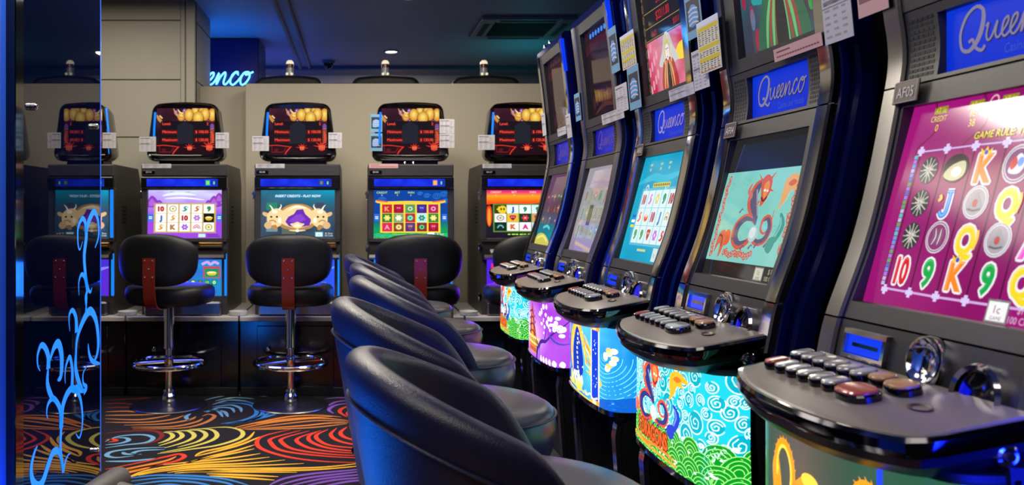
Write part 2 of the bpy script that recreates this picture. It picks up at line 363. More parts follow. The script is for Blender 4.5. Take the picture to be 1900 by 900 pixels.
# ------------------------------------------------------------------ the room
H = 3.0; XM = -1.16
def floor_pt(cx, cy):
    """a point of the carpet, measured in a 3.725x enlargement of the photo whose corner is (190, 700)"""
    px, py = 190 + cx / 3.725, 700 + cy / 3.725
    Y = CH * F / (py - VY); return ((px - VX) * Y / F, Y)
RED, ORG, YEL, YGR, BLU, DBL, PUR, BRN, DRD = (226, 62, 38), (226, 132, 48), (244, 182, 52), (214, 202, 96), (112, 168, 208), (54, 128, 206), (132, 84, 190), (196, 120, 60), (132, 34, 30)
SW = [
 (RED, [(1300, 362), (1120, 405), (1068, 448), (1110, 500), (1300, 555), (1560, 585), (1900, 592)]), (RED, [(1370, 368), (1180, 420), (1165, 455), (1250, 510), (1560, 548), (1900, 562)]),
 (RED, [(1430, 372), (1255, 420), (1240, 450), (1330, 500), (1600, 535), (1900, 545)]), (RED, [(1480, 376), (1360, 418), (1350, 450), (1450, 495), (1650, 520), (1900, 530)]),
 (RED, [(1510, 368), (1430, 405), (1440, 445), (1540, 485), (1700, 508), (1900, 515)]), (RED, [(1560, 362), (1480, 400), (1500, 440), (1600, 476), (1900, 500)]),
 (RED, [(1620, 352), (1578, 395), (1620, 435), (1720, 462), (1900, 482)]), (RED, [(1690, 345), (1645, 385), (1700, 425), (1900, 462)]), (RED, [(1760, 290), (1722, 330), (1745, 385), (1800, 420), (1900, 440)]),
 (RED, [(1760, 190), (1670, 210), (1640, 240), (1690, 275)]), (RED, [(1780, 215), (1710, 235), (1700, 262), (1760, 290)]), (RED, [(1850, 300), (1790, 330), (1810, 380), (1900, 410)]),
 (YGR, [(690, 355), (860, 346), (962, 372), (950, 420), (800, 470), (600, 500), (380, 530)]), (YGR, [(600, 360), (740, 360), (792, 395), (760, 435), (620, 480), (400, 522)]),
 (YGR, [(550, 368), (670, 368), (716, 400), (660, 445), (520, 485)]), (YGR, [(480, 375), (590, 372), (635, 405), (580, 445), (430, 490)]), (YGR, [(430, 378), (520, 378), (552, 408), (500, 440), (390, 475)]), (YGR, [(420, 382), (470, 388), (485, 412), (440, 440), (385, 458)]),
 (YEL, [(1050, 378), (1000, 428), (860, 480), (700, 515), (640, 545)]), (YEL, [(1088, 412), (960, 465), (800, 510), (640, 548)]), (YEL, [(1050, 468), (920, 508), (760, 545), (600, 592)]),
 (YEL, [(1050, 495), (880, 532), (700, 565), (560, 598)]), (YEL, [(1092, 528), (900, 558), (700, 578), (420, 606)]), (YEL, [(1155, 553), (920, 578), (620, 600), (330, 640), (180, 690)]),
 (YEL, [(1262, 573), (980, 597), (650, 612), (330, 655), (160, 700)]), (YEL, [(1392, 597), (1050, 612), (680, 622), (400, 650), (250, 680)]), (YEL, [(1840, 588), (1500, 624), (1050, 632), (650, 638), (450, 660)]),
 (YEL, [(1850, 608), (1420, 642), (950, 642), (560, 658)]), (YEL, [(1345, 658), (1000, 655), (700, 652), (500, 664)]), (YEL, [(1215, 688), (950, 676), (720, 668)]), (YEL, [(1190, 712), (950, 694), (740, 682)]),
 (BLU, [(700, 160), (850, 128), (1000, 122), (1140, 136)]), (DBL, [(820, 322), (960, 300), (1060, 258), (1045, 205), (960, 182), (790, 180)]), (DBL, [(850, 322), (1000, 302), (1100, 262), (1090, 210), (1000, 170), (850, 160)]),
 (DBL, [(870, 318), (1020, 298), (1140, 255), (1180, 225)]), (DBL, [(890, 314), (1060, 290), (1200, 255), (1250, 240)]), (BLU, [(720, 245), (800, 212), (890, 215), (912, 245)]), (BLU, [(700, 240), (790, 228), (832, 275)]),
 (BLU, [(760, 208), (880, 192), (950, 212), (960, 242)]), (BLU, [(760, 228), (840, 238), (868, 275)]), (BLU, [(610, 252), (578, 275), (600, 302)]), 
 (BLU, [(1050, 150), (900, 142), (780, 165)]), (BLU, [(1000, 165), (880, 158), (760, 190)]),
 (BRN, [(20, 288), (250, 294), (400, 276), (472, 260)]), (BRN, [(20, 312), (300, 312), (480, 292), (565, 264)]), (BRN, [(150, 332), (430, 322), (600, 295), (645, 272)]), (BRN, [(200, 346), (480, 342), (640, 312), (695, 285)]),
 (BRN, [(210, 358), (540, 352), (700, 318), (775, 272), (735, 256), (690, 270)]), (DRD, [(20, 185), (120, 180), (240, 190)]), (DRD, [(20, 212), (160, 208), (300, 222)]), (BRN, [(20, 240), (180, 236), (320, 250)]), (BRN, [(20, 264), (200, 262), (380, 258)]), (DRD, [(20, 160), (200, 150), (400, 140)]),
 (ORG, [(900, 352), (1080, 312), (1300, 272), (1500, 264), (1650, 276)]), (ORG, [(930, 358), (1180, 312), (1480, 284), (1700, 300)]), (BRN, [(960, 360), (1280, 320), (1500, 300), (1700, 308)]), (ORG, [(980, 362), (1380, 336), (1560, 318), (1700, 316)]), (BRN, [(1000, 364), (1420, 350), (1690, 322)]), (ORG, [(1060, 322), (1300, 288), (1600, 272)]),
 (DRD, [(20, 388), (200, 372), (360, 372), (412, 402), (370, 440), (270, 468)]), (BLU, [(20, 445), (120, 408), (280, 398), (350, 420), (300, 452), (150, 470), (20, 490)]), (RED, [(25, 432), (70, 428), (95, 440), (40, 450)]), (BLU, [(90, 420), (160, 420), (180, 438), (120, 458), (20, 468)]),
 (BLU, [(20, 582), (200, 580), (385, 560)]), (BLU, [(440, 485), (250, 492), (80, 512), (30, 540), (90, 556), (215, 545)]), (BLU, [(140, 518), (165, 532), (260, 532)]), (BLU, [(430, 500), (270, 508), (210, 528), (270, 534)]),
 (RED, [(20, 638), (250, 592), (430, 552), (530, 532), (565, 552), (480, 588), (250, 630), (20, 690)]), (ORG, [(20, 662), (280, 612), (440, 578), (510, 548)]), (ORG, [(20, 680), (250, 632), (420, 596)]), (ORG, [(60, 690), (220, 650), (330, 625)]),
 (DBL, [(140, 705), (380, 678), (650, 684), (850, 705), (1010, 748)]), (DBL, [(160, 725), (420, 696), (680, 706), (850, 730), (920, 760)]), (DBL, [(200, 748), (430, 718), (640, 728), (780, 760)]), (DBL, [(300, 765), (450, 742), (600, 760)]),
 (PUR, [(1150, 750), (1260, 700), (1450, 668), (1700, 645), (1850, 628)]), (PUR, [(1210, 750), (1400, 700), (1650, 668), (1850, 645)]), (PUR, [(1290, 752), (1500, 706), (1700, 682), (1860, 668)]), (PUR, [(1390, 755), (1600, 712), (1860, 690)]), (PUR, [(1500, 760), (1700, 722), (1870, 708)]),
 (PUR, [(1500, 128), (1620, 122), (1740, 128)]), (PUR, [(1560, 200), (1620, 170), (1740, 158)]), (PUR, [(1600, 252), (1565, 225), (1620, 192), (1740, 178)]), (PUR, [(1350, 250), (1480, 232), (1560, 205)]), (PUR, [(1540, 150), (1640, 142), (1740, 145)]), (PUR, [(1400, 240), (1520, 215)]),
]
def carpet():
    A = Art(); A.rect(-4.6, -2.7, 7.0, 13.0, (27, 24, 31), 0)
    strokes = [(c, [floor_pt(*p) for p in pts]) for c, pts in SW]
    for dx, dy, fl in ((0, 0, 1), (2.0, 0.05, 1), (-2.05, 0.05, 1), (0.3, -1.75, 1), (2.3, -1.7, 1), (-1.75, -1.75, 1), (0.2, 1.8, 1), (-1.85, 1.85, 1), (0.5, -3.5, 1), (-1.5, -3.5, 1)):
        for c, P in strokes:
            Q = [(x + dx, y + dy) for x, y in P]
            if (dx, dy) != (0, 0) and any(-1.9 < x < .22 and 3.75 < y < 5.75 for x, y in Q): continue
            A.line(Q, 0.028, c, 1 + (c != DRD), taper=1, smooth=7)
    A.clip(-4.6, -2.7, 2.4, 10.3)
    o = link('floor', A.mesh('floor', lambda u, v, d: (u, v, d), M['carpet'], 0.0004)); o['kind'] = 'structure'
carpet()
struct('ceiling', MB().box(-4.6, 2.4, -2.7, 10.3, H, H + .15), M['ceil'])
struct('wall_right', MB().box(2.3, 2.45, -2.7, 10.3, 0, H), M['darkwall'])
struct('wall_divider', MB().box(1.80, 1.9, -2.6, 5.05, 0, 2.2), M['darkwall'])
struct('wall_near', MB().box(-4.6, 2.4, -2.75, -2.6, 0, H), M['farpaint'])
struct('wall_left', MB().box(-4.7, -4.55, -2.7, 10.3, 0, H), M['pierpaint'])
# far wall with its stepped cornice
mb = MB(); mb.box(-4.6, 2.4, 9.85, 10.0, 0, H)
struct('wall_far', mb, M['farpaint'])
mb = MB(); prof = [(9.86, 2.60), (9.80, 2.60), (9.80, 2.68), (9.76, 2.70), (9.76, 2.78), (9.70, 2.81), (9.70, 2.90), (9.62, 2.94), (9.62, 3.0), (9.86, 3.0)]
mb.loft([[(x, y, z) for y, z in prof] for x in (-4.55, 2.3)])
struct('trim_1', mb, M['farpaint'])
# the ceiling moulding that runs to the far wall
mb = MB(); prof = [(-.70, 3.0), (-.70, 2.965), (-.685, 2.955), (-.665, 2.965), (-.655, 2.985), (-.60, 2.985), (-.59, 2.97), (-.575, 2.962), (-.56, 2.97), (-.555, 3.0)]
mb.loft([[(x, y, z) for x, z in prof] for y in (-2.6, 9.62)])
struct('trim_2', mb, M['ceiltrim'])
# partition behind the far machines, its set-back end, and the panelled pier
struct('wall_partition', MB().box(-.918, 2.2, 6.65, 6.80, 0, 2.325, .006), M['wallpaint'])
struct('wall_partition_end', MB().box(-1.33, -.918, 6.86, 6.98, 0, 2.335, .006), M['wallpaint'])
mb = MB(); mb.box(-2.5, -1.325, 6.68, 7.33, 0, H)
mb.mi = 0
for z0, z1 in ((0, 1.27), (1.278, 1.40), (1.408, 1.885), (1.893, 2.352), (2.360, 2.835), (2.843, 3.0)):
    mb.box(-2.5, -1.445, 6.655, 6.69, z0, z1, .003)
mb.box(-1.445, -1.41, 6.66, 6.70, 0, 3.0, .004); mb.box(-1.40, -1.325, 6.65, 6.72, 0, 3.0, .006)
mb.mi = 1; mb.box(-2.49, -1.45, 6.664, 6.682, 0.01, 2.99)
for z in (1.89, 2.36, 2.84): mb.box(-1.3255, -1.3235, 6.72, 7.33, z - .01, z)
struct('wall_pier', mb, [M['pierpaint'], M['groove']])
# blue-lacquered block that carries the sign
mb = MB(); mb.box(-2.6, -.98, 8.07, 8.67, 0, H - .012, .008)
struct('wall_block', mb, M['signboard'])
# neon script sign: its letters are tubes standing off the block
t = thing('neon_sign', 'blue neon script sign reading Queenco on the dark blue block', 'sign', (-1.895, 8.05, 2.53))
mb = MB(); k = .119
for key, pts in SCRIPT.items():
    P = [((a + b * .18) * k, -.03, b * k) for a, b in catmull(pts, 5)]
    mb.tube(P, .0085, 8)
    mb.lathe([(0, -.03), (.005, -.03), (.005, .018), (0, .018)], (P[0][0], 0, P[0][2]), 'y', 6)
obj('lettering', mb, M['neon'], t)
mb = MB()
for x in (.25, .48, .70): mb.box(x - .01, x + .01, -.024, .02, .03, .05)
obj('stand_off', mb, M['glossblack'], t)
t = thing('wall_lamp', 'short cyan light strip on the side of the sign block', 'light strip', (-.972, 8.25, 2.42))
obj('diffuser', MB().box(0, .008, -.015, .015, 0, .10, .003), M['ledblue'], t); obj('housing', MB().box(-.008, .001, -.02, .02, -.008, .108, .002), M['glossblack'], t)

# ------------------------------------------------------------------ fittings on the ceiling
def downlight(x, y, label, r=.075):
    t = thing('downlight', label, 'ceiling light', (x, y, H), 0, 'round recessed downlights')
    obj('trim_ring', MB().lathe([(r * .82, -.001), (r * .84, -.012), (r * 1.1, -.010), (r * 1.16, -.001)], n=32), M['vent'], t)
    obj('lens', MB().lathe([(0, -.006), (r * .6, -.007), (r * .83, -.006)], n=32), M['lamp'], t)
    return t
downlight(.35, 8.75, 'glowing round downlight on the ceiling behind the middle tower lamp')
downlight(.40, 6.52, 'round downlight at the top edge of the photo, above the partition', .085)
t = thing('dome_camera', 'small black dome camera on the ceiling near the far cornice', 'security camera', (-.34, 9.3, H))
obj('mount', MB().lathe([(0, -.0), (.075, 0), (.07, -.03), (0, -.03)]), M['vent'], t)
obj('dome', MB().lathe([(.056 * math.cos(a), -.03 - .07 * math.sin(a)) for a in [i * PI / 16 for i in range(9)]]), M['glossblack'], t)
t = thing('ceiling_air_unit', 'square four-way air conditioning unit flush in the ceiling', 'air conditioner', (1.50, 7.58, H))
mb = MB(); o = .42; i_ = .27
for sx in (-1, 1):
    mb.box(sx * .35 - .07, sx * .35 + .07, -.42, .42, -.035, 0, .008)
    mb.box(-.28, .28, sx * .35 - .07, sx * .35 + .07, -.035, 0, .008)
obj('frame', mb, M['vent'], t)
for a in range(4):
    ca, sa = [(1, 0), (0, 1), (-1, 0), (0, -1)][a]
    mb = MB()
    if ca: mb.box(ca * .35 - .028, ca * .35 + .028, -.25, .25, -.039, -.03, .003)
    else: mb.box(-.25, .25, sa * .35 - .028, sa * .35 + .028, -.039, -.03, .003)
    obj('air_slot', mb, M['ventdark'], t)
mb = MB()
mb.box(-.28, .28, -.28, .28, -.018, -.004)
for q in range(14): mb.box(-.27, .27, -.27 + q * .0405, -.255 + q * .0405, -.028, -.016)
obj('intake_grille', mb, M['ventdark'], t)

# ------------------------------------------------------------------ blue glass panel on the left column
struct('wall_column', MB().box(-1.80, XM - .03, 2.86, 3.62, 0, H), M['glossblack'])
struct('wall_column_face', MB().box(-1.80, XM - .02, 0.9, 2.755, 0, H), M['bluepanel'])
t = thing('glass_panel', 'tall dark glass panel with glowing blue scrollwork beside the column', 'glass panel', (XM, 3.25, .0))
mb = MB(); mb.box(-.012, 0, -.435, .435, .115, 2.95, .0015)
obj('pane', mb, M['darkglass'], t)
obj('lit_edge', MB().box(-.0125, .0016, .433, .441, .115, 2.95, .001), M['edgelit'], t)
obj('edge_profile', MB().box(-.03, .012, -.505, -.436, .02, 2.95, .003), M['glossblack'], t)
for yy, zz in ((2.91, 1.655), (3.59, 1.655), (3.60, .235), (2.93, .24)):
    b = obj('stand_off_bolt', MB().lathe([(0, .022), (.010, .021), (.013, .016), (.013, .001), (.008, 0), (.008, -.03)], (0, yy - 3.25, zz), 'x', 18), M['chrome'], t)
def gp(px, py):
    Y = XM * F / (px - VX); return (Y - 3.25, CH - (py - VY) * Y / F)
A = Art()
def scr(pts, w, tp=2):                       # strokes in photo pixels of the crop at (0,560) enlarged 2.646
    A.line([gp(x / 2.646, 560 + y / 2.646) for x, y in pts], w, (40, 150, 250), 1, taper=tp, smooth=8)
def scr2(pts, w, tp=2):                      # crop at (0,380) enlarged 3.462
    A.line([gp(x / 3.462, 380 + y / 3.462) for x, y in pts], w, (40, 150, 250), 1, taper=tp, smooth=8)
scr([(372, 330), (375, 200), (400, 110), (440, 45), (470, 90), (482, 190), (475, 260), (455, 300)], 0.0374, 1)
scr([(432, 205), (436, 250), (448, 285), (470, 300), (490, 302)], 0.0238, 1)
scr([(375, 150), (372, 80), (355, 42), (338, 70), (342, 145)], 0.0374)
scr([(374, 230), (370, 320), (385, 390), (410, 440)], 0.0340, 1)
scr([(410, 445), (424, 420), (408, 400), (408, 350), (428, 312)], 0.0272)
scr([(425, -30), (424, 0), (420, 50)], 0.0136, 0)
scr([(238, 310), (262, 230), (285, 205), (300, 250), (302, 320), (296, 370), (282, 385)], 0.0394, 1)
scr([(236, 330), (236, 270), (220, 225), (200, 215), (184, 260), (184, 310), (196, 340)], 0.0374)
scr([(236, 320), (232, 400), (250, 460), (275, 490)], 0.0306, 1)
scr([(300, 575), (292, 520), (262, 475), (236, 500), (228, 545), (234, 575)], 0.0340)
scr([(352, 430), (354, 340), (342, 272), (324, 310), (318, 360), (320, 402)], 0.0326)
scr([(299, 620), (306, 520), (330, 450), (360, 425), (392, 470), (404, 560), (400, 630), (388, 668), (372, 648)], 0.0408)
scr([(352, 440), (380, 425), (412, 440)], 0.0340, 1)
scr([(300, 520), (299, 620), (296, 720), (310, 835)], 0.0231, 0)
scr([(310, 835), (318, 790), (332, 755), (345, 745)], 0.0204)
scr([(310, 835), (298, 770), (285, 735), (260, 740), (236, 800), (210, 880), (185, 905), (160, 880), (152, 820), (165, 750), (182, 708)], 0.0340, 1)
scr2([(556, 680), (548, 600), (560, 540), (548, 450), (540, 330), (552, 220), (556, 150), (580, 80), (605, 45), (628, 100), (632, 200), (610, 275)], 0.0340, 1)
scr2([(552, 180), (545, 110), (525, 90), (500, 150), (500, 250), (512, 288), (530, 235)], 0.0306)
scr2([(560, 540), (545, 470), (522, 448), (505, 500), (507, 582)], 0.0306)
scr2([(550, 480), (565, 540), (580, 560), (590, 530)], 0.0306)
link('scrollwork', A.mesh('scrollwork', lambda u, v, d: (.0008 + d, u, v), M['etched']), t)
# grey padded end in the bottom corner
t = thing('padded_bar', 'grey padded bar end beside the foot of the glass panel', 'padded bar', (-.93, 3.05, 0))
ax = Vector((.28, .9, .18)).normalized()
def capsule(p, d, L, r):
    P = [Vector(p) + d * s for s in (-L, -L * .5, 0, L * .5, L)]
    mb = MB(); mb.tube([tuple(q) for q in [P[0] - d * r * .9, P[0] - d * r * .6, P[0], P[2], P[4], P[4] + d * r * .6, P[4] + d * r * .9]], [r * .3, r * .8, r, r, r, r * .8, r * .3], 18); return mb
obj('pad', capsule((.0, -.10, .275), Vector((.35, .93, .1)).normalized(), .10, .05), M['greyrubber'], t)
obj('end_pad', capsule((.075, -.06, .25), Vector((1, .1, -.35)).normalized(), .045, .042), M['greyrubber'], t)
obj('post', MB().lathe([(0, 0), (.09, 0), (.09, .012), (.02, .02), (.018, .26), (0, .26)]), M['blackplastic'], t)
t = link('paper_scrap', MB().loft([[(-.028, -.012, .0025), (.03, -.018, .012), (.032, .014, .006), (-.024, .018, .0028)], [(-.028, -.012, .0035), (.03, -.018, .013), (.032, .014, .007), (-.024, .018, .0038)]]).mesh('paper_scrap', M['paperwhite'], False))
t.location = (-.875, 5.62, 0); tag(t, 'scrap of white paper on the carpet by the counter foot', 'paper')
# ------------------------------------------------------------------ far row: slot machines on counters
YB = 5.80                                   # their front plane
CACHE = {}
def cm(key, fn):
    if key not in CACHE: CACHE[key] = fn()
    return CACHE[key]
def outline(w0, w1, h, r, arch, n=9):
    """rounded trapezoid, bottom width w0, top width w1, arched top; counter-clockwise from bottom right"""
    pts = []
    def arc(cx, cz, a0, a1, rr):
        for k in range(n): a = a0 + (a1 - a0) * k / (n - 1); pts.append([cx + rr * math.cos(a), cz + rr * math.sin(a)])
    arc(w0 / 2 - r, r, -PI / 2, 0, r); arc(w1 / 2 - r, h - r, 0, PI / 2, r)
    for k in range(1, 8): pts.append([w1 / 2 - r - (w1 - 2 * r) * k / 8, h])
    arc(-w1 / 2 + r, h - r, PI / 2, PI, r); arc(-w0 / 2 + r, r, PI, 3 * PI / 2, r)
    for k in range(1, 8): pts.append([-w0 / 2 + r + (w0 - 2 * r) * k / 8, 0])
    for p in pts:
        if p[1] > h * .6: p[1] += arch * (1 - (2 * p[0] / w1) ** 2) * ((p[1] - h * .6) / (h * .4))
    return pts
def head_shell():
    o = outline(.545, .47, .40, .055, .018); mb = MB(); cz = .21; rings = []
    for y, s in ((.012, .93), (0, .965), (-.004, .985), (.004, 1.0), (.03, 1.005), (.16, .99), (.26, .93), (.32, .80), (.335, .66)):
        rings.append([(x * s, y, cz + (z - cz) * s) for x, z in o])
    mb.loft(rings, True, False, True)
    q = []
    for x, z in rings[0] and [(p[0], p[2]) for p in rings[0]]:
        dx, dz = x, z - cz; k = min(.208 / abs(dx) if dx else 9, .168 / abs(dz) if dz else 9); q.append((dx * k, .02, cz + dz * k))
    mb.loft([rings[0], q], True, False, False); mb.loft([q, [(x * .99, .035, cz + (z - cz) * .99) for x, y, z in q]], True, False, True)
    return mb.mesh('housing', M['headblack'], True, 40)
def head_lip():
    mb = MB(); mb.tube([(-.235, -.006, .038), (-.15, -.016, .033), (0, -.020, .032), (.15, -.016, .033), (.235, -.006, .038)], .011, 10); return mb.mesh('lip', M['glossblack'])
def art_top():
    A = Art(); w, h = .412, .332; W, Hh = w, h
    A.field(0, 0, w, h, lambda u, v: mixc((28, 10, 14), (70, 30, 50), vn(u * 6, v * 6, 2) * (v > .55) + .15), 16, 14, 0)
    random.seed(4)
    for x, y in ((.14, .3), (.205, .245), (.255, .238), (.36, .242), (.20, .31)): A.ell(x, y, .018, .02, (120, 66, 140), 1); A.ell(x - .004, y + .005, .007, .008, (190, 150, 210), 2)
    for q, (x, y, rx, ry, c) in enumerate(((.275, .312, .03, .03, (214, 150, 60)), (.325, .318, .03, .02, (190, 120, 60)), (.395, .285, .030, .046, (250, 170, 30)), (.345, .290, .032, .046, (250, 180, 36)), (.175, .272, .027, .032, (226, 148, 70)), (.230, .284, .033, .044, (250, 186, 40)), (.295, .264, .038, .045, (252, 196, 40)))):
        A.ell(x, y - .004, rx * 1.10, ry * 1.06, (96, 46, 30), 3 + 2 * q); A.egg(x, y, rx, ry, (255, 230, 120), mixc(c, (150, 70, 10), .45), 4 + 2 * q)
    A.line([(.12, .33), (.14, .29), (.165, .27), (.20, .265)], .014, (214, 150, 80), 18, taper=1); A.line([(.15, .325), (.17, .30), (.195, .30)], .01, (250, 220, 130), 19, taper=1)
    A.line([(.0, .285), (.02, .25), (.045, .225)], .022, (200, 140, 70), 3, taper=1); A.line([(.02, .28), (.04, .26)], .01, (240, 200, 140), 3)
    A.rect(.03, .075, .345, .165, (24, 18, 26), 18); A.poly([(.14, .08), (.26, .08), (.26, .21), (.205, .24), (.15, .21)], (32, 34, 44), 19)
    for yy, a, b in ((.212, 'Level:', '2'), (.155, 'Minimum:', '$ 100.00'), (.098, 'Maximum:', '$ 120.00')):
        if len(b) > 2: A.rect(.036, yy - .010, .115, .034, (74, 14, 18), 19); A.rect(.265, yy - .010, .108, .034, (74, 14, 18), 19)
        A.text(a, .042, yy, .019, (255, 92, 70), 20, 1.0, 0, 'l', (150, 20, 20), .10); A.text(b, .368, yy, .019, (255, 96, 70), 20, 1.0, 0, 'r', (150, 20, 20), .10)
    for x, y, s, f in ((.235, .05, .042, 1), (.375, .055, .058, 1)):
        A.ell(x, y, s * .42, s * .5, (190, 30, 24), 19)
        for k in range(6):
            a = PI * .08 + k * .5; A.line([(x, y), (x + s * math.cos(a) * .8, y + s * math.sin(a) * .8 - .01), (x + s * 1.15 * math.cos(a), y + s * 1.05 * math.sin(a) - .012)], s * .20, (232, 62, 40), 20, taper=2, c2=(160, 20, 30))
        for k in range(4): A.line([(x - s * .3 + k * s * .2, y - s * .35), (x - s * .3 + k * s * .2, y + s * .2)], .003, (255, 160, 110), 21, smooth=1)
    A.line([(.0, .065), (.06, .068), (.16, .055)], .006, (214, 50, 40), 5); A.line([(.16, .06), (.13, .03), (.11, .0)], .010, (220, 50, 40), 5, taper=1); A.line([(.02, .06), (.02, .02), (.10, .02), (.12, .05)], .006, (130, 26, 30), 5, smooth=1)
    A.ell(.05, .035, .016, .012, (90, 20, 30), 5); A.line([(.395, .08), (.40, .12), (.392, .17)], .02, (200, 50, 40), 19, taper=1)
    for k in range(9): A.line([(.38, .085 + k * .012), (.41, .09 + k * .012)], .0035, (240, 120, 80), 20, smooth=1)
    A.ell(.395, .20, .014, .022, (120, 80, 150), 19)
    return A.clip(0, 0, W, Hh)
def tiles(A, x, y, w, h, cols, rows, frame, back, syms, gap=.12, l=2):
    A.rect(x - .008, y - .008, w + .016, h + .016, frame, l)
    cw, ch = w / cols, h / rows
    for j in range(rows):
        for i in range(cols):
            cx, cy = x + cw * (i + .5), y + h - ch * (j + .5)
            s, c = syms[j * cols + i]
            b = back(i, j) if callable(back) else back
            A.rect(cx - cw * (.5 - gap / 2), cy - ch * (.5 - gap / 6), cw * (1 - gap), ch * (1 - gap / 3), b, l + 1)
            symbol(A, cx, cy, cw * .62, ch * .68, s, c, l + 2)
def symbol(A, x, y, w, h, s, c, l):
    d = mixc(c, (0, 0, 0), .45); e = mixc(c, (255, 255, 255), .6)
    if s in ('10', 'J', 'Q', 'K', 'A', '9'):
        A.text(s, x, y - h * .36, h * .72, c, l, min(1.25, w / (h * (.95 if s == '10' else .62))) * .9, 0, 'c', d, .07, .03)
    elif s == 'o':
        A.ell(x, y, w * .5, h * .5, d, l); A.ell(x, y, w * .42, h * .42, c, l + 1); A.ring(x, y, w * .26, h * .26, w * .09, e, l + 2); A.ell(x, y, w * .1, h * .12, d, l + 3)
    elif s == 'f':
        for k in range(6): A.ell(x + w * .26 * math.cos(k * PI / 3), y + h * .26 * math.sin(k * PI / 3), w * .22, h * .17, c, l, 12, k * PI / 3)
        A.ell(x, y, w * .16, h * .14, e, l + 1)
    elif s == 'b':                                           # a bowl of gold
        A.blob([(x - w * .5, y + h * .1), (x - w * .35, y - h * .3), (x, y - h * .4), (x + w * .35, y - h * .3), (x + w * .5, y + h * .1), (x, y)], c, l); A.ell(x, y + h * .1, w * .42, h * .13, e, l + 1); A.line([(x - w * .3, y - h * .15), (x, y - h * .25), (x + w * .3, y - h * .15)], h * .06, d, l + 1)
    elif s == 'd':                                           # a small curled beast
        A.line([(x - w * .45, y - h * .3), (x - w * .1, y - h * .35), (x + w * .2, y - h * .1), (x - w * .1, y + h * .1), (x + w * .1, y + h * .35), (x + w * .42, y + h * .2)], h * .24, c, l, taper=1); A.ell(x + w * .34, y + h * .24, w * .14, h * .12, e, l + 1); A.line([(x - w * .2, y - h * .3), (x + w * .1, y - h * .08)], h * .05, d, l + 1)
    elif s == 'r':                                           # a bridge or rainbow
        for k in range(3): A.ring(x, y - h * .25, w * (.46 - .12 * k), h * (.6 - .16 * k), h * .11, (c, e, d)[k], l + k, 0, PI, 12)
    elif s == 'm':
        A.blob([(x - w * .4, y + h * .4), (x + w * .4, y + h * .4), (x + w * .3, y - h * .1), (x, y - h * .45), (x - w * .3, y - h * .1)], c, l); A.ell(x - w * .14, y + h * .14, w * .09, h * .09, e, l + 1); A.ell(x + w * .14, y + h * .14, w * .09, h * .09, e, l + 1); A.line([(x - w * .15, y - h * .12), (x, y - h * .2), (x + w * .15, y - h * .12)], h * .06, d, l + 1)
GW, GH = .525, .34
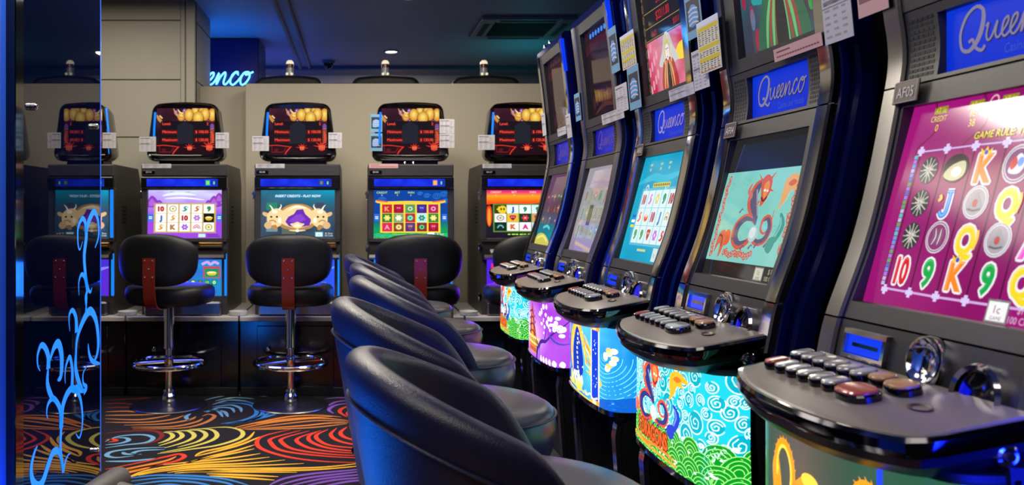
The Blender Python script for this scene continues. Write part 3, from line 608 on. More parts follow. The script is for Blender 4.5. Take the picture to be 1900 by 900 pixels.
def art_main(k):
    A = Art(); w, h = GW, GH; WHT = (240, 240, 236)
    if k == 0:
        return art_main(2)
    if k == 1:
        A.field(0, 0, w, h, lambda u, v: mixc((150, 70, 220), (206, 214, 250), max(0, (v - .45) * 2.2) * (.55 + .45 * vn(u * 7, v * 9, 3))), 26, 22, 0)
        for x, y, s in ((.03, .25, .05), (.08, .235, .035), (.47, .25, .05), (.43, .23, .04), (.505, .28, .04)):
            A.blob([(x - s, y - s * .6), (x - s * .7, y + s * .3), (x - .1 * s, y + s), (x + s * .6, y + .5 * s), (x + s, y - s * .5)], (136, 60, 180), 1); A.blob([(x - s * .5, y - s * .4), (x - .1 * s, y + s * .6), (x + s * .5, y - s * .3)], (170, 96, 206), 2)
        A.line([(.1, .30), (.2, .315), (.34, .305)], .02, (226, 232, 255), 1, taper=1); A.line([(.12, .28), (.25, .285), (.4, .27)], .012, (236, 240, 255), 2, taper=1)
        for x in (.08, .17, .28): A.text('CREDIT' if x < .1 else 'BET' if x < .2 else 'WIN', x, h - .02, .012, (150, 150, 120), 3)
        S = [('10', (204, 30, 36)), ('o', (226, 220, 170)), ('d', (20, 150, 140)), ('d', (196, 110, 50)), ('9', (20, 150, 70)),
             ('J', (30, 110, 190)), ('d', (216, 160, 60)), ('10', (200, 30, 40)), ('f', (170, 110, 200)), ('b', (236, 190, 40)),
             ('d', (216, 160, 60)), ('K', (196, 120, 60)), ('f', (150, 90, 210)), ('r', (220, 60, 110)), ('o', (220, 206, 130))]
        tiles(A, .05, .045, .425, .195, 5, 3, (196, 164, 90), lambda i, j: (20, 22, 20) if (i, j) == (4, 1) else WHT, S)
        A.rect(0, .12, .04, .05, (40, 120, 220), 3); A.rect(.487, .12, .038, .05, (40, 120, 220), 3)
        [A.rect(x, .135 + q * .012, .024, .006, WHT, 4) for x in (.007, .494) for q in range(2)]
        A.rect(.36, .006, .05, .024, (200, 226, 220), 3); A.rect(.42, .008, .09, .008, (110, 50, 150), 3); A.rect(.42, .02, .08, .007, (110, 50, 150), 3)
    if k == 2:
        A.field(0, 0, w, h, lambda u, v: mixc(mixc((36, 62, 84), (70, 84, 96), vn(u * 5, v * 5, 1)), (14, 150, 190), max(0, v - .55) * 1.8 * (.5 + .7 * u)), 20, 18, 0)
        A.text('INSERT CREDITS - PLAY NOW', w * .5, .29, .017, (250, 252, 255), 4, 1.02, .25, 'c', (60, 150, 190), .18)
        A.rect(.04, .20, .075, .05, (40, 130, 100), 1); A.rect(.04, .045, .08, .1, (110, 140, 150), 1); A.rect(.15, .02, .1, .08, (90, 100, 90), 1); A.rect(.39, .19, .06, .06, (60, 70, 90), 1); A.rect(.43, .05, .07, .16, (50, 80, 110), 1)
        G1, G2, G3 = (236, 206, 150), (176, 130, 80), (255, 246, 220)
        A.blob([(.13, .09), (.12, .16), (.16, .215), (.22, .24), (.30, .24), (.36, .215), (.40, .16), (.38, .09), (.32, .06), (.2, .06)], G2, 2); A.blob([(.14, .11), (.14, .165), (.18, .21), (.26, .235), (.34, .21), (.385, .16), (.37, .11), (.30, .075), (.22, .075)], G1, 3)
        A.blob([(.19, .19), (.25, .228), (.33, .21), (.25, .215)], G3, 4)
        A.poly([(.175, .115), (.195, .15), (.235, .17), (.255, .20), (.30, .205), (.315, .17), (.36, .13), (.345, .09), (.26, .07), (.2, .085)], (104, 44, 170), 5); A.poly([(.20, .12), (.25, .165), (.29, .17), (.32, .13), (.26, .1)], (132, 66, 196), 6)
        A.blob([(.21, .10), (.235, .075), (.26, .065), (.285, .075), (.31, .10), (.285, .105), (.26, .115), (.235, .105)], G1, 7); A.blob([(.235, .085), (.26, .078), (.285, .085), (.26, .1)], G3, 8)
        A.line([(.20, .055), (.26, .052), (.32, .055)], .012, G1, 6, taper=1); A.ell(.26, .052, .012, .010, G3, 7)
        for s in (-1, 1):
            X = lambda x: .26 + s * x
            A.blob([(X(.09), .15), (X(.10), .19), (X(.15), .21), (X(.20), .185), (X(.215), .14), (X(.20), .09), (X(.15), .075), (X(.11), .10)], G1, 9)
            A.blob([(X(.185), .11), (X(.215), .115), (X(.235), .09), (X(.215), .065), (X(.185), .075)], (214, 176, 130), 10); A.blob([(X(.14), .07), (X(.155), .095), (X(.175), .075), (X(.155), .055)], G2, 10)
            A.line([(X(.17), .19), (X(.185), .22), (X(.20), .235)], .015, G3, 10, taper=2); A.line([(X(.13), .2), (X(.115), .225), (X(.12), .24)], .013, G3, 10, taper=2)
            A.ell(X(.185), .15, .008, .007, (60, 30, 30), 11); A.ell(X(.145), .15, .008, .007, (60, 30, 30), 11); A.ell(X(.16), .185, .02, .012, G3, 10); A.line([(X(.15), .11), (X(.17), .125), (X(.20), .12)], .008, G2, 11); A.ell(X(.165), .08, .022, .012, G2, 10); A.ell(X(.125), .125, .012, .02, G3, 10)
            A.blob([(X(.2), .17), (X(.24), .185), (X(.245), .165), (X(.215), .15)], (216, 180, 130), 8)
        A.rect(.385, .008, .058, .036, (70, 160, 180), 4); A.rect(.39, .012, .048, .028, (214, 236, 236), 5); A.text('1c', .414, .019, .014, (60, 90, 90), 6)
        A.text('$1 Buys', .483, .028, .012, (220, 226, 226), 5); A.text('100 Credit', .483, .012, .012, (220, 226, 226), 5, .8)
    if k == 3:
        A.field(0, 0, w, h, lambda u, v: mixc((14, 150, 90), (14, 64, 150), min(1, max(0, (v - .18) * 3.5))), 18, 18, 0)
        random.seed(9)
        for x, y, r in ((.45, .295, .035), (.38, .30, .025), (.5, .31, .03), (.06, .27, .03), (.51, .26, .025), (.33, .315, .02)):
            A.spiral(x, y, r, 2.2, .005, (40, 110, 200), 1, sq=.7)
        for q in range(9):
            for r in (.03, .02, .01): A.ring(.03 + q * .06, .0, r * 1.4, r, .004, (70, 210, 140), 1, .1, PI - .1, 10)
        for x, t in ((.06, 'CREDIT'), (.17, 'BET'), (.265, 'WIN')): A.text(t, x, h - .025, .015, (190, 235, 130), 4, 1.1); A.text('0', x, h - .042, .012, (190, 235, 130), 4)
        A.line([(.015, .262), (.06, .252), (.26, .256), (.46, .252), (.51, .262)], .014, (240, 200, 60), 3); A.line([(.02, .266), (.1, .256)], .008, (230, 90, 40), 4); A.line([(.5, .266), (.42, .256)], .008, (230, 90, 40), 4)
        S = [('K', (250, 150, 120)), ('m', (190, 20, 70)), ('o', (130, 190, 110)), ('m', (60, 60, 180)), ('o', (220, 70, 130)), ('f', (240, 214, 90)), ('f', (236, 236, 200)), ('o', (60, 190, 140)), ('f', (20, 130, 110)), ('f', (240, 220, 110)),
             ('A', (240, 150, 180)), ('o', (220, 190, 90)), ('m', (120, 80, 110)), ('o', (30, 140, 70)), ('m', (200, 40, 80))]
        BK = [(190, 40, 40), (150, 20, 50), (90, 150, 90), (70, 30, 120), (170, 30, 90), (30, 120, 60), (120, 160, 110), (190, 30, 50), (170, 230, 230), (40, 130, 60), (210, 40, 80), (120, 60, 40), (90, 40, 110), (150, 30, 40), (150, 20, 40)]
        tiles(A, .055, .045, .41, .195, 5, 3, (244, 206, 60), lambda i, j: BK[j * 5 + i], S, .14)
        A.rect(.005, .12, .035, .05, (40, 110, 220), 3); A.rect(.485, .12, .035, .05, (40, 110, 220), 3)
        [A.rect(x, .135 + q * .012, .022, .006, WHT, 4) for x in (.011, .491) for q in range(2)]
        A.rect(.38, .008, .05, .032, (226, 240, 226), 5); A.text('1c', .405, .015, .014, (60, 100, 80), 6); A.text('$1 Buys', .473, .024, .011, WHT, 5); A.text('100 Credit', .473, .009, .011, WHT, 5, .8)
        A.line([(.13, .028), (.26, .024), (.37, .03)], .007, (120, 200, 60), 4)
    if k == 4:
        A.field(0, 0, w, h, lambda u, v: (mixc((240, 60, 20), (250, 176, 30), (v - .7) * 5) if v < .86 else mixc((250, 176, 30), (214, 30, 130), (v - .86) * 8)) if v > .70 else mixc((30, 18, 40), (20, 60, 40), v), 12, 34, 0)
        A.blob([(0, .235), (.1, .245), (.25, .238), (.4, .248), (w, .236), (w, .222), (0, .222)], (20, 10, 14), 1); A.ell(.02, .16, .02, .08, (230, 70, 20), 1); A.ell(.02, .15, .011, .06, (250, 150, 40), 2)
        for x, t in ((.07, 'CREDIT'), (.20, 'BET'), (.33, 'WIN')): A.text(t, x, h - .022, .015, (250, 220, 180), 4, 1.1); A.text('0', x, h - .04, .011, (250, 220, 180), 4)
        S = [('f', (226, 200, 50)), ('J', (40, 70, 190)), ('9', (20, 150, 110)), ('9', (20, 150, 110)), ('f', (230, 90, 160)), ('o', (200, 190, 180)), ('m', (170, 40, 60)), ('f', (220, 50, 70)), ('m', (150, 60, 40)), ('Q', (220, 190, 40)),
             ('r', (30, 130, 110)), ('K', (222, 100, 40)), ('A', (214, 60, 130)), ('d', (120, 70, 180)), ('o', (200, 170, 90))]
        BK = [(60, 60, 10), (220, 236, 240), (230, 240, 240), (210, 240, 236), (30, 20, 40), (236, 236, 226), (226, 180, 60), (16, 60, 40), (206, 150, 90), (230, 230, 240), (16, 40, 40), (240, 236, 226), (240, 230, 240), (200, 220, 250), (230, 220, 200)]
        tiles(A, .055, .05, .44, .185, 5, 3, (90, 130, 60), lambda i, j: BK[j * 5 + i], S, .06)
        A.ell(.115, .20, .03, .03, (228, 196, 40), 6); A.ell(.105, .205, .006, .008, (60, 30, 20), 7); A.ell(.125, .205, .006, .008, (60, 30, 20), 7)
        [A.rect(.15 + q * .028, .022, .018 + .006 * (q % 2), .009, (160, 226, 60), 5) for q in range(11)]
    return A.clip(0, 0, w, h)
def art_belly(k):
    A = Art(); w, h = .52, .30
    b0, b1 = {0: ((20, 60, 200), (90, 40, 200)), 1: ((60, 50, 220), (30, 150, 190)), 2: ((20, 50, 210), (50, 90, 240)), 3: ((30, 140, 200), (60, 90, 220)), 4: ((90, 30, 220), (40, 40, 190))}[k]
    A.field(0, 0, w, h, lambda u, v: mixc(b0, b1, .6 * u + .5 * vn(u * 6, v * 6, k)), 18, 12, 0)
    random.seed(20 + k)
    if k == 1:
        for i in range(9): A.rect(.05 + i * .05, .10, .036, .04, (30, 120, 90), 1); symbol(A, .068 + i * .05, .12, .03, .034, random.choice(['10', 'J', 'K', 'f', 'o']), random.choice([(230, 90, 70), (120, 230, 140), (230, 210, 90)]), 2)
        A.rect(.39, .155, .12, .09, (200, 60, 90), 1); A.rect(.40, .16, .10, .07, (30, 140, 90), 2); symbol(A, .45, .195, .07, .05, 'b', (230, 200, 60), 3)
        A.line([(.38, .262), (.42, .28), (.44, .262), (.47, .28), (.50, .265)], .02, (200, 160, 250), 3)
    elif k == 4:
        A.rect(.03, .20, .14, .07, (220, 40, 130), 1); A.ell(.12, .23, .04, .03, (230, 220, 60), 2); A.rect(.05, .05, .10, .10, (236, 96, 30), 2); A.rect(.062, .12, .075, .014, (250, 200, 150), 3)
        for q in range(4): A.rect(.062, .06 + q * .013, .075, .006, (120, 30, 40), 3)
        A.line([(.08, .16), (.11, .195), (.14, .16)], .012, (230, 190, 250), 3)
    else:
        A.line([(.0, .15), (.15, .21), (.3, .19), (.52, .24)], .05, mixc(b1, (180, 230, 255), .45), 1, taper=1); A.spiral(.4, .15, .04, 1.6, .008, (170, 220, 255), 3)
        for i in range(8): A.rect(.06 + i * .052, .085, .038, .04, mixc(b0, (255, 255, 255), .3), 1); symbol(A, .079 + i * .052, .105, .03, .034, random.choice(['9', 'Q', 'f', 'o']), (235, 235, 160), 2)
    A.rect(0, 0, w, .008, (10, 10, 14), 4)
    return A.clip(0, 0, w, h)
def card_art(kind, w, h):
    A = Art(); pap = {'y': (206, 202, 176), 'w': (190, 188, 192), 'b': (110, 156, 186), 'p': (206, 160, 158)}[kind]
    A.rect(0, 0, w, h, pap, 0); random.seed(int(w * 1000) + int(h * 1000))
    if kind == 'y':
        A.rect(0, h * .9, w, h * .1, (206, 214, 224), 1)
        for f in (.80, .44, .22): A.rect(w * .04, h * f, w * .92, h * .075, (206, 186, 30), 1)
        for q in range(22):
            y = h * (.05 + q * .038)
            if any(abs(y / h - f - .035) < .05 for f in (.80, .44, .22)): continue
            for i in range(6): A.rect(w * (.06 + i * .155), y, w * random.uniform(.05, .12), h * .016, (96, 92, 90), 2)
        A.rect(w * .04, h * .03, w * .92, h * .012, (200, 60, 60), 2)
    elif kind == 'w':
        for f in (.86, .5): A.rect(w * .05, h * f, w * .6, h * .055, (120, 120, 126), 1)
        for q in range(10):
            for i in range(3): A.rect(w * (.08 + i * .3), h * (.07 + q * .085), w * random.uniform(.1, .22), h * .03, (150, 148, 152), 1)
        A.rect(0, h * .46, w, h * .012, (120, 120, 126), 2)
    elif kind == 'b':
        A.rect(w * .08, h * .18, w * .84, h * .66, (48, 50, 60), 1); A.blob([(w * .2, h * .3), (w * .2, h * .55), (w * .4, h * .72), (w * .7, h * .66), (w * .82, h * .4), (w * .5, h * .25)], (70, 150, 210), 2)
        for q in range(4): A.line([(w * .2, h * (.30 + q * .1)), (w * .5, h * (.34 + q * .1)), (w * .8, h * (.30 + q * .1))], h * .035, (214, 190, 190), 3)
    elif kind == 'p':
        A.rect(w * .06, h * .64, w * .3, h * .12, (110, 70, 80), 1)
        for i in range(16): A.rect(w * (.06 + i * .056), h * .26, w * .045, h * .12, (120, 76, 84), 1)
    return A
def card(name, w, h, kind, parent, frame, back=.0012):
    """a paper card standing off a machine: frame = (origin, u, v, n)"""
    A = card_art(kind, w, h); o, u, v, n = [Vector(q) for q in frame]
    me = A.mesh(name, lambda a, b, d: tuple(o + u * a + v * b + n * (d + back)), M['paper'], .0002)
    bm = bmesh.new(); bm.from_mesh(me)
    f = [tuple(o + u * a + v * b) for a, b in ((0, 0), (0, h), (w, h), (w, 0))]; g = [tuple(o + u * a + v * b + n * (back * .9)) for a, b in ((0, 0), (0, h), (w, h), (w, 0))]
    vs = [bm.verts.new(q) for q in f + g]
    lay = bm.verts.layers.float_color.get('Col')
    if lay:
        for q in vs: q[lay] = (.6, .6, .58, 1)
    for fc in ((0, 1, 2, 3), (4, 7, 6, 5), (0, 4, 5, 1), (1, 5, 6, 2), (2, 6, 7, 3), (3, 7, 4, 0)): bm.faces.new([vs[q] for q in fc])
    bm.to_mesh(me); bm.free(); return link(name, me, parent)
def cab_body():
    mb = MB(); pr = [(.0, 1.62), (-.0, 1.53), (.012, 1.528), (.012, 1.45), (.045, 1.445), (.018, 1.095), (.02, 1.02), (.02, .69), (.0, .685), (.0, .556), (.70, .556), (.72, .60), (.72, 1.50), (.64, 1.62)]
    mb.loft([[(x, y, z) for y, z in pr] for x in (-.30, .30)]); return mb.mesh('cabinet', M['backmach'], False)
def far_machine(i, X, label):
    t = thing('slot_machine', label, 'slot machine', (X, YB, 0), 0, 'slot machines along the far wall')
    P = lambda name, key, fn: link(name, cm(key, fn), t)
    P('cabinet', 'fcab', cab_body)
    def side():
        mb = MB()
        for s in (-1, 1): mb.box(s * .298 - .008, s * .298 + .008, -.004, .05, 1.09, 1.455, .004)
        return mb.mesh('side_rail', M['satin'])
    P('side_rail', 'fside', side)
    def tp():
        mb = MB(); mb.box(-.302, .302, -.018, .02, 1.535, 1.618, .006); 
        for q in range(9): mb.box(-.05 + q * .035, -.03 + q * .035, -.0195, -.016, 1.566, 1.570)
        return mb.mesh('top_panel', M['backmach'])
    P('top_panel', 'ftop', tp)
    P('number_plate', 'fnp', lambda: MB().box(-.29, -.205, -.023, -.017, 1.552, 1.575, .001).mesh('number_plate', M['glossblack']))
    A = Art(); A.text('00-0%d' % (i + 3), -.2475, 1.558, .012, (200, 200, 200), 1, 1.05)
    link('number_lettering', A.mesh('number_lettering', lambda u, v, d: (u, -.0235 - d, v), M['paper']), t)
    pk = i == 3
    card('notice_strip', .205, .030, 'p' if pk else 'w', t, ((-.295, -.0185, 1.592), (1, 0, 0), (0, 0, 1), (0, -1, 0)))
    P('display_surround', 'fds', lambda: MB().box(-.302, .302, -.03, .02, 1.448, 1.530, .006).mesh('display_surround', M['headblack']))
    A = Art(); A.field(0, 0, .50, .052, lambda u, v: mixc((14, 30, 190), (26, 60, 240), vn(u * 9, v * 2, 5)), 14, 2, 0)
    gcol = [(40, 60, 90), (70, 200, 60), (40, 70, 80), (226, 150, 40), (30, 60, 90)][i]
    A.rect(.415, .008, .03, .034, gcol, 1); A.rect(.462, .008, .034, .034, (20, 50, 110), 1); A.rect(.468, .013, .012, .022, (110, 190, 210), 2); A.rect(.421, .014, .018, .022, mixc(gcol, (255, 255, 255), .3), 2)
    link('credit_display', A.mesh('credit_display', lambda u, v, d: (-.26 + u, -.0305 - d, 1.463 + v), M['screen']), t)
    A = art_main(i)
    link('main_screen', A.mesh('main_screen', lambda u, v, d: (-GW / 2 + u, .0305 - .027 * (1 - v / GH) - d - .004, 1.098 + v), M['screen']), t)
    def bz():
        mb = MB()
        for x in (-.283, .283): mb.box(x - .02, x + .02, -.006, .05, 1.085, 1.45, .004)
        mb.box(-.30, .30, -.004, .05, 1.07, 1.098, .004); return mb.mesh('screen_bezel', M['backmach'])
    P('screen_bezel', 'fbz', bz)
    def slot():
        mb = MB(); mb.box(.10, .272, -.012, .03, 1.03, 1.068, .004); mb.box(.112, .262, -.016, -.010, 1.036, 1.046, .002); mb.box(.112, .262, -.016, -.010, 1.052, 1.062, .002); return mb.mesh('note_slot', M['brass'])
    P('note_slot', 'fns', slot)
    def deck():
        mb = MB(); pr = [(.03, 1.02), (-.10, .985), (-.115, .965), (-.10, .952), (.03, .945)]
        mb.loft([[(x, y, z) for y, z in pr] for x in (-.295, .295)]); return mb.mesh('button_deck', M['blackplastic'], False)
    P('button_deck', 'fdk', deck)
    for q in range(5):
        b = link('button', cm('fbtn', lambda: MB().box(-.024, .024, -.03, .03, 0, .018, .005).mesh('button', M['btncap'])), t); b.location = (-.22 + q * .07, -.045, .996); b.rotation_euler = (math.radians(15), 0, 0)
    A = art_belly(i)
    link('belly_glass', A.mesh('belly_glass', lambda u, v, d: (-.26 + u, .012 - d, .675 + v * .9), M['screen']), t)
    P('coin_tray', 'fct', lambda: MB().box(-.27, .27, -.075, .02, .556, .655, .012).mesh('coin_tray', M['satin']))
    def rod():
        mb = MB(); mb.box(.283, .296, -.012, .03, .69, .99, .003); return mb.mesh('light_strip', M['ledblue'])
    P('light_strip', 'frod', rod)
    for z in (1.40, 1.03, .68):
        mb = cm('flatch', lambda: MB().box(-.014, .0, -.012, .02, -.03, .03, .003).lathe([(0, -.03), (.012, -.03), (.014, -.02), (.014, .004), (0, .004)], (-.007, 0, .012), 'y', 14).mesh('latch', M['chrome'])); l = link('latch', mb, t); l.location = (-.303, .02, z)
    def vents(sd):
        mb = MB()
        for q in range(5): mb.box(sd * .301 - .002, sd * .301 + .002, .20, .30, 1.20 + q * .028, 1.212 + q * .028)
        return mb.mesh('side_vent', M['matteblack'])
    for sd in (-1, 1): P('side_vent', 'fv%d' % sd, lambda: vents(sd))
    # monitor head
    def at(o, z=1.645): o.location = (0, .02, z); return o
    hd = at(P('monitor_head', 'fhead', head_shell))
    lp = link('lip', cm('flip', head_lip), hd)
    link('top_screen', cm('ftopart', lambda: art_top().mesh('top_screen', lambda u, v, d: (-.206 + u, .018 - d, .044 + v), M['screendim'])), hd)
    link('light_tube', cm('ftube', lambda: MB().tube([(-.222, -.003, .12), (-.218, -.004, .24), (-.212, -.002, .345)], .008, 8).mesh('light_tube', M['ledblue'])), hd)
    if i == 0: link('light_tube', cm('ftube2', lambda: MB().tube([(.262, .012, .05), (.25, .006, .22), (.236, .010, .375)], .010, 8).mesh('light_tube', M['ledblue'])), hd); link('light_strip', cm('frod2', lambda: MB().box(.276, .298, -.016, .03, 1.10, 1.44, .003).mesh('light_strip', M['ledblue'])), t)
    link('neck', cm('fneck', lambda: MB().box(-.2, .2, .05, .28, -.03, .03, .01).mesh('neck', M['blackplastic'])), hd)
    fr = lambda x, z, a=0: ((x, -.012, z), (math.cos(a), math.sin(a), 0), (0, 0, 1), (math.sin(a), -math.cos(a), 0))
    if i == 3:
        card('photo_card', .085, .125, 'b', hd, fr(-.285, .205, .15)); card('photo_card', .088, .125, 'b', hd, fr(-.287, .07, .15))
        card('pay_card', .105, .10, 'w', hd, fr(.205, .195)); card('pay_card', .105, .10, 'w', hd, fr(.205, .092))
    else:
        card('pay_card', .118, .105, 'w', hd, fr(-.322, .062 + .004 * i)); card('pay_card', .095, .11, 'w', hd, fr(.218, .09))
    if i in (0, 3):
        for q in (-.03, .03): link('stud', cm('fstud', lambda: MB().lathe([(0, .02), (.009, .017), (.013, .006), (.013, 0), (0, 0)], n=14).mesh('stud', M['chrome'])), t).location = (q - .01, -.0, 1.62)
    return t
XB = [-2.03 + .80 * q for q in range(5)]
LB = ['slot machine half hidden behind the edge of the dark glass panel', 'slot machine with a purple-skied screen of white reel tiles', 'slot machine showing a golden two-headed cow with a purple saddle cloth',
      'slot machine with red and green tiles on a teal screen, photo cards by its head', 'slot machine with a pink sunset screen, partly behind the near row']
for q in range(5): far_machine(q, XB[q], LB[q])
# machines back to back with them: only their tall black heads and tower lamps rise over the partition
def rear_head():
    o = outline(.66, .60, .55, .07, .028); mb = MB(); cz = .27
    mb.loft([[(x * s, y, cz + (z - cz) * s) for x, z in o] for y, s in ((-.03, .9), (-.01, .97), (.02, 1.0), (.20, 1.0), (.30, .97), (.32, .93))]); return mb.mesh('monitor_head', M['rearblack'], True, 40)
def rear_body(): return MB().box(-.31, .31, -.02, .62, 0, 1.93, .015).mesh('cabinet', M['rearblack'])
def lamp_tower():
    return MB().lathe([(0, 0), (.05, 0), (.05, .02), (.036, .03), (.036, .055), (0, .055)], n=20).mesh('lamp_base', M['clearplastic'])
for q, (px, l) in enumerate(((535, 'leftmost black machine head with a tower lamp peeking over the partition'), (716, 'middle black machine head with a tower lamp peeking over the partition'), (903, 'black machine head over the partition with a tower lamp beside the near row'))):
    t = thing('slot_machine', l, 'slot machine', ((px - VX) * 7.12 / F, 7.12, 0), 0, 'machines behind the partition')
    link('cabinet', cm('rb', rear_body), t); h = link('monitor_head', cm('rh', rear_head), t); h.location = (0, .03, 1.90)
    tl = link('tower_lamp', cm('lt', lamp_tower), t); tl.location = (0, .16, 2.472)
    link('lens', cm('lt1', lambda: MB().lathe([(0, .055), (.034, .055), (.034, .088), (0, .088)], n=20).mesh('lens', M['clearplastic'])), tl)
    link('lens', cm('lt2', lambda: MB().lathe([(0, .088), (.034, .088), (.034, .122), (0, .122)], n=20).mesh('lens', M['lampred'])), tl)
    link('lens', cm('lt3', lambda: MB().lathe([(0, .122), (.034, .122), (.032, .142), (.02, .156), (0, .16)], n=20).mesh('lens', M['lampwarm'])), tl)
    for sx in (-.022, .02): link('bulb', cm('lt4', lambda: MB().lathe([(0, -.012), (.009, -.008), (.012, 0), (.009, .008), (0, .012)], n=12).mesh('bulb', M['lampwarm'])), tl).location = (sx, -.045, .03)
# counters
def unit(i, x0, x1, label):
    w = x1 - x0; t = thing('counter_cabinet', label, 'cabinet', ((x0 + x1) / 2, 5.70, 0), 0, 'black counters under the far machines')
    obj('carcass', MB().box(-w / 2 + .002, w / 2 - .002, .012, .90, 0.0, .522, .003), M['counterfront'], t)
    obj('plinth', MB().box(-w / 2 + .01, w / 2 - .01, .004, .02, 0.0, .06, .002), M['matteblack'], t)
    d = obj('door', MB().box(-w / 2 + .12, w / 2 - .12, .0, .014, .075, .49, .004), M['counterfront'], t)
    obj('knob', MB().lathe([(0, -.035), (.012, -.034), (.017, -.026), (.014, -.016), (.008, -.010), (.008, .002)], (-w / 2 + .20, 0, .33), 'y', 18), M['chrome'], d)
    obj('top_slab', MB().box(-w / 2 + .002, w / 2 - .002, -.012, .90, .523, .555, .003), M['countertop'], t)
CB = [-2.41, -1.62, -.83, -.045, .74, 1.525]
for q, l in enumerate(('black counter cabinet behind the glass panel, leftmost under the far machines', 'black counter cabinet under the purple-screen machine, behind the turned stool', 'black counter cabinet under the golden cow machine', 'black counter cabinet under the teal-screen machine, behind the tub chairs', 'black counter cabinet under the sunset-screen machine')):
    unit(q, CB[q] + .004, CB[q + 1] - .004, l)
def dish():
    return MB().lathe([(0, .006), (.048, .006), (.056, .012), (.060, .030), (.066, .031), (.066, .024), (.060, .004), (.054, 0), (0, 0)], n=28).mesh('ashtray', M['ceramic'])
for x, l in ((-1.625, 'white ashtray on the counter left of the purple-screen machine'), (-.845, 'white ashtray on the counter between the purple-screen and cow machines'), (.775, 'grey-white ashtray on the counter left of the sunset-screen machine')):
    o = link('ashtray', cm('dish', dish)); o.location = (x, 5.77, .5552); tag(o, l, 'ashtray', 'ashtrays on the counter')
# ------------------------------------------------------------------ near row: five upright machines facing the aisle
PROF = [(.925, .955), (.934, 1.0), (.951, 1.075), (1.003, 1.221), (1.037, 1.353), (1.066, 1.50), (1.078, 1.575), (1.076, 1.631), (1.067, 1.694), (1.048, 1.906), (1.018, 2.15)]
_d = catmull(PROF, 10); _pz = np.array([p[1] for p in _d]); _px = np.array([p[0] for p in _d])
def fx(z): return float(np.interp(z, _pz, _px)) - 1.25          # local x of the front line at height z
HW = .2775
def zs(z0, z1, n=None):
    n = n or max(2, int((z1 - z0) / .022) + 1); return [z0 + (z1 - z0) * k / (n - 1) for k in range(n)]
def slab(mb, y0, y1, z0, z1, d0, d1):
    """a curved strip that follows the front line, from depth d0 (outer) to d1"""
    mb.loft([[(fx(z) + d0, y0, z), (fx(z) + d0, y1, z), (fx(z) + d1, y1, z), (fx(z) + d1, y0, z)] for z in zs(z0, z1)]); return mb
def window(mb, y0, y1, z0, z1, a0, a1, b0, b1, d0, d1):
    """a front panel y0..y1, z0..z1 with an opening a0..a1, b0..b1"""
    slab(mb, y0, a0, z0, z1, d0, d1); slab(mb, a1, y1, z0, z1, d0, d1); slab(mb, a0, a1, z0, b0, d0, d1); slab(mb, a0, a1, b1, z1, d0, d1); return mb
SEAM = (1.073, 1.527)
def r_trim(s):
    mb = MB()
    for s in (s,):
        for z0, z1 in ((.96, SEAM[0] - .002), (SEAM[0] + .002, SEAM[1] - .002), (SEAM[1] + .002, 2.15)):
            c = s * (HW - .025); w = .0255
            mb.loft([[(fx(z) + .03, c - w, z), (fx(z) + .001, c - w, z), (fx(z) - .0045, c - w * .86, z), (fx(z) - .0048, c, z), (fx(z) - .0045, c + w * .86, z), (fx(z) + .001, c + w, z), (fx(z) + .03, c + w, z)] for z in zs(z0, z1)])
    return mb
def r_door():
    mb = MB()
    for s in (-1, 1):
        prof = [(.012, HW - .004), (.02, HW + .004), (.035, HW + .005), (.042, HW + .001), (.05, HW + .001), (.058, HW + .008), (.085, HW + .010), (.10, HW + .006), (.10, HW - .03), (.012, HW - .03)]
        mb.loft([[(fx(z) + d, s * y, z) for d, y in prof] for z in zs(.93, 2.16)])
    mb.loft([[(fx(z) + d, y, z + dz) for d, z, dz in ((0.0, 2.15, .0), (.0, 2.15, .028), (.02, 2.15, .04), (.10, 2.15, .04), (.10, 2.15, -.02))] for y in (-HW - .004, HW + .004)])
    return mb
def r_cab():
    mb = MB(); pr = [(fx(z) + .035, z) for z in zs(.93, 2.15, 20)] + [(.48, 2.15), (.52, 2.05), (.52, .93)]
    mb.loft([[(x, y, z) for x, z in pr] for y in (-HW + .012, HW - .012)]); return mb
def r_bezel():
    mb = MB(); window(mb, -HW + .052, HW - .052, SEAM[0] + .002, SEAM[1] - .002, -.198, .218, 1.107, 1.485, .004, .03); return mb
def r_upbezel():
    mb = MB(); window(mb, -HW + .052, HW - .052, 1.672, 2.15, -.218, .165, 1.708, 2.10, .002, .03); return mb
def r_header():
    mb = MB(); window(mb, -HW + .052, HW - .052, SEAM[1] + .002, 1.670, -.168, .138, 1.536, 1.652, .004, .03)
    return mb
def r_lower():
    mb = MB(); slab(mb, -HW + .052, HW - .052, .965, SEAM[0] - .002, .004, .03); return mb
def r_grille(y0, y1):
    mb = MB(); n = 11
    for q in range(n):
        z = 1.540 + q * .0106
        for k in range(5):
            yy = y0 + (y1 - y0) * (k + .5) / 5 + (.22 if q % 2 else -.22) * (y1 - y0) / 10; w = (y1 - y0) / 5 * .80
            slab(mb, yy - w / 2, yy + w / 2, z, z + .0066, .0032, .0045)
    return mb
def tray_out(ins=0.0):
    """outline of the player tray in plan; ins draws it in"""
    pts = []
    f = lambda y: .708 + .055 * (abs(y) / .27) ** 2.6 - 1.25
    ys = [.255 - .51 * k / 24 for k in range(25)]
    pts += [(.93 - 1.25, .272 - ins), (.86 - 1.25, .272 - ins), (.80 - 1.25, .272 - ins), (.775 - 1.25, .267 - ins)]
    pts += [(f(y) + ins, y * (1 - ins / .27)) for y in ys]
    pts += [(.775 - 1.25, -.267 + ins), (.80 - 1.25, -.272 + ins), (.86 - 1.25, -.272 + ins), (.93 - 1.25, -.272 + ins)]
    lo = f(.255) + ins
    return [(x if abs(y) < .255 * (1 - ins / .27) + 1e-6 else max(x, lo + .002 * (i if i < 4 else len(pts) - i)), y) for i, (x, y) in enumerate(pts)]
def tz(x): return .958 + (x + 1.25 - .71) * .19
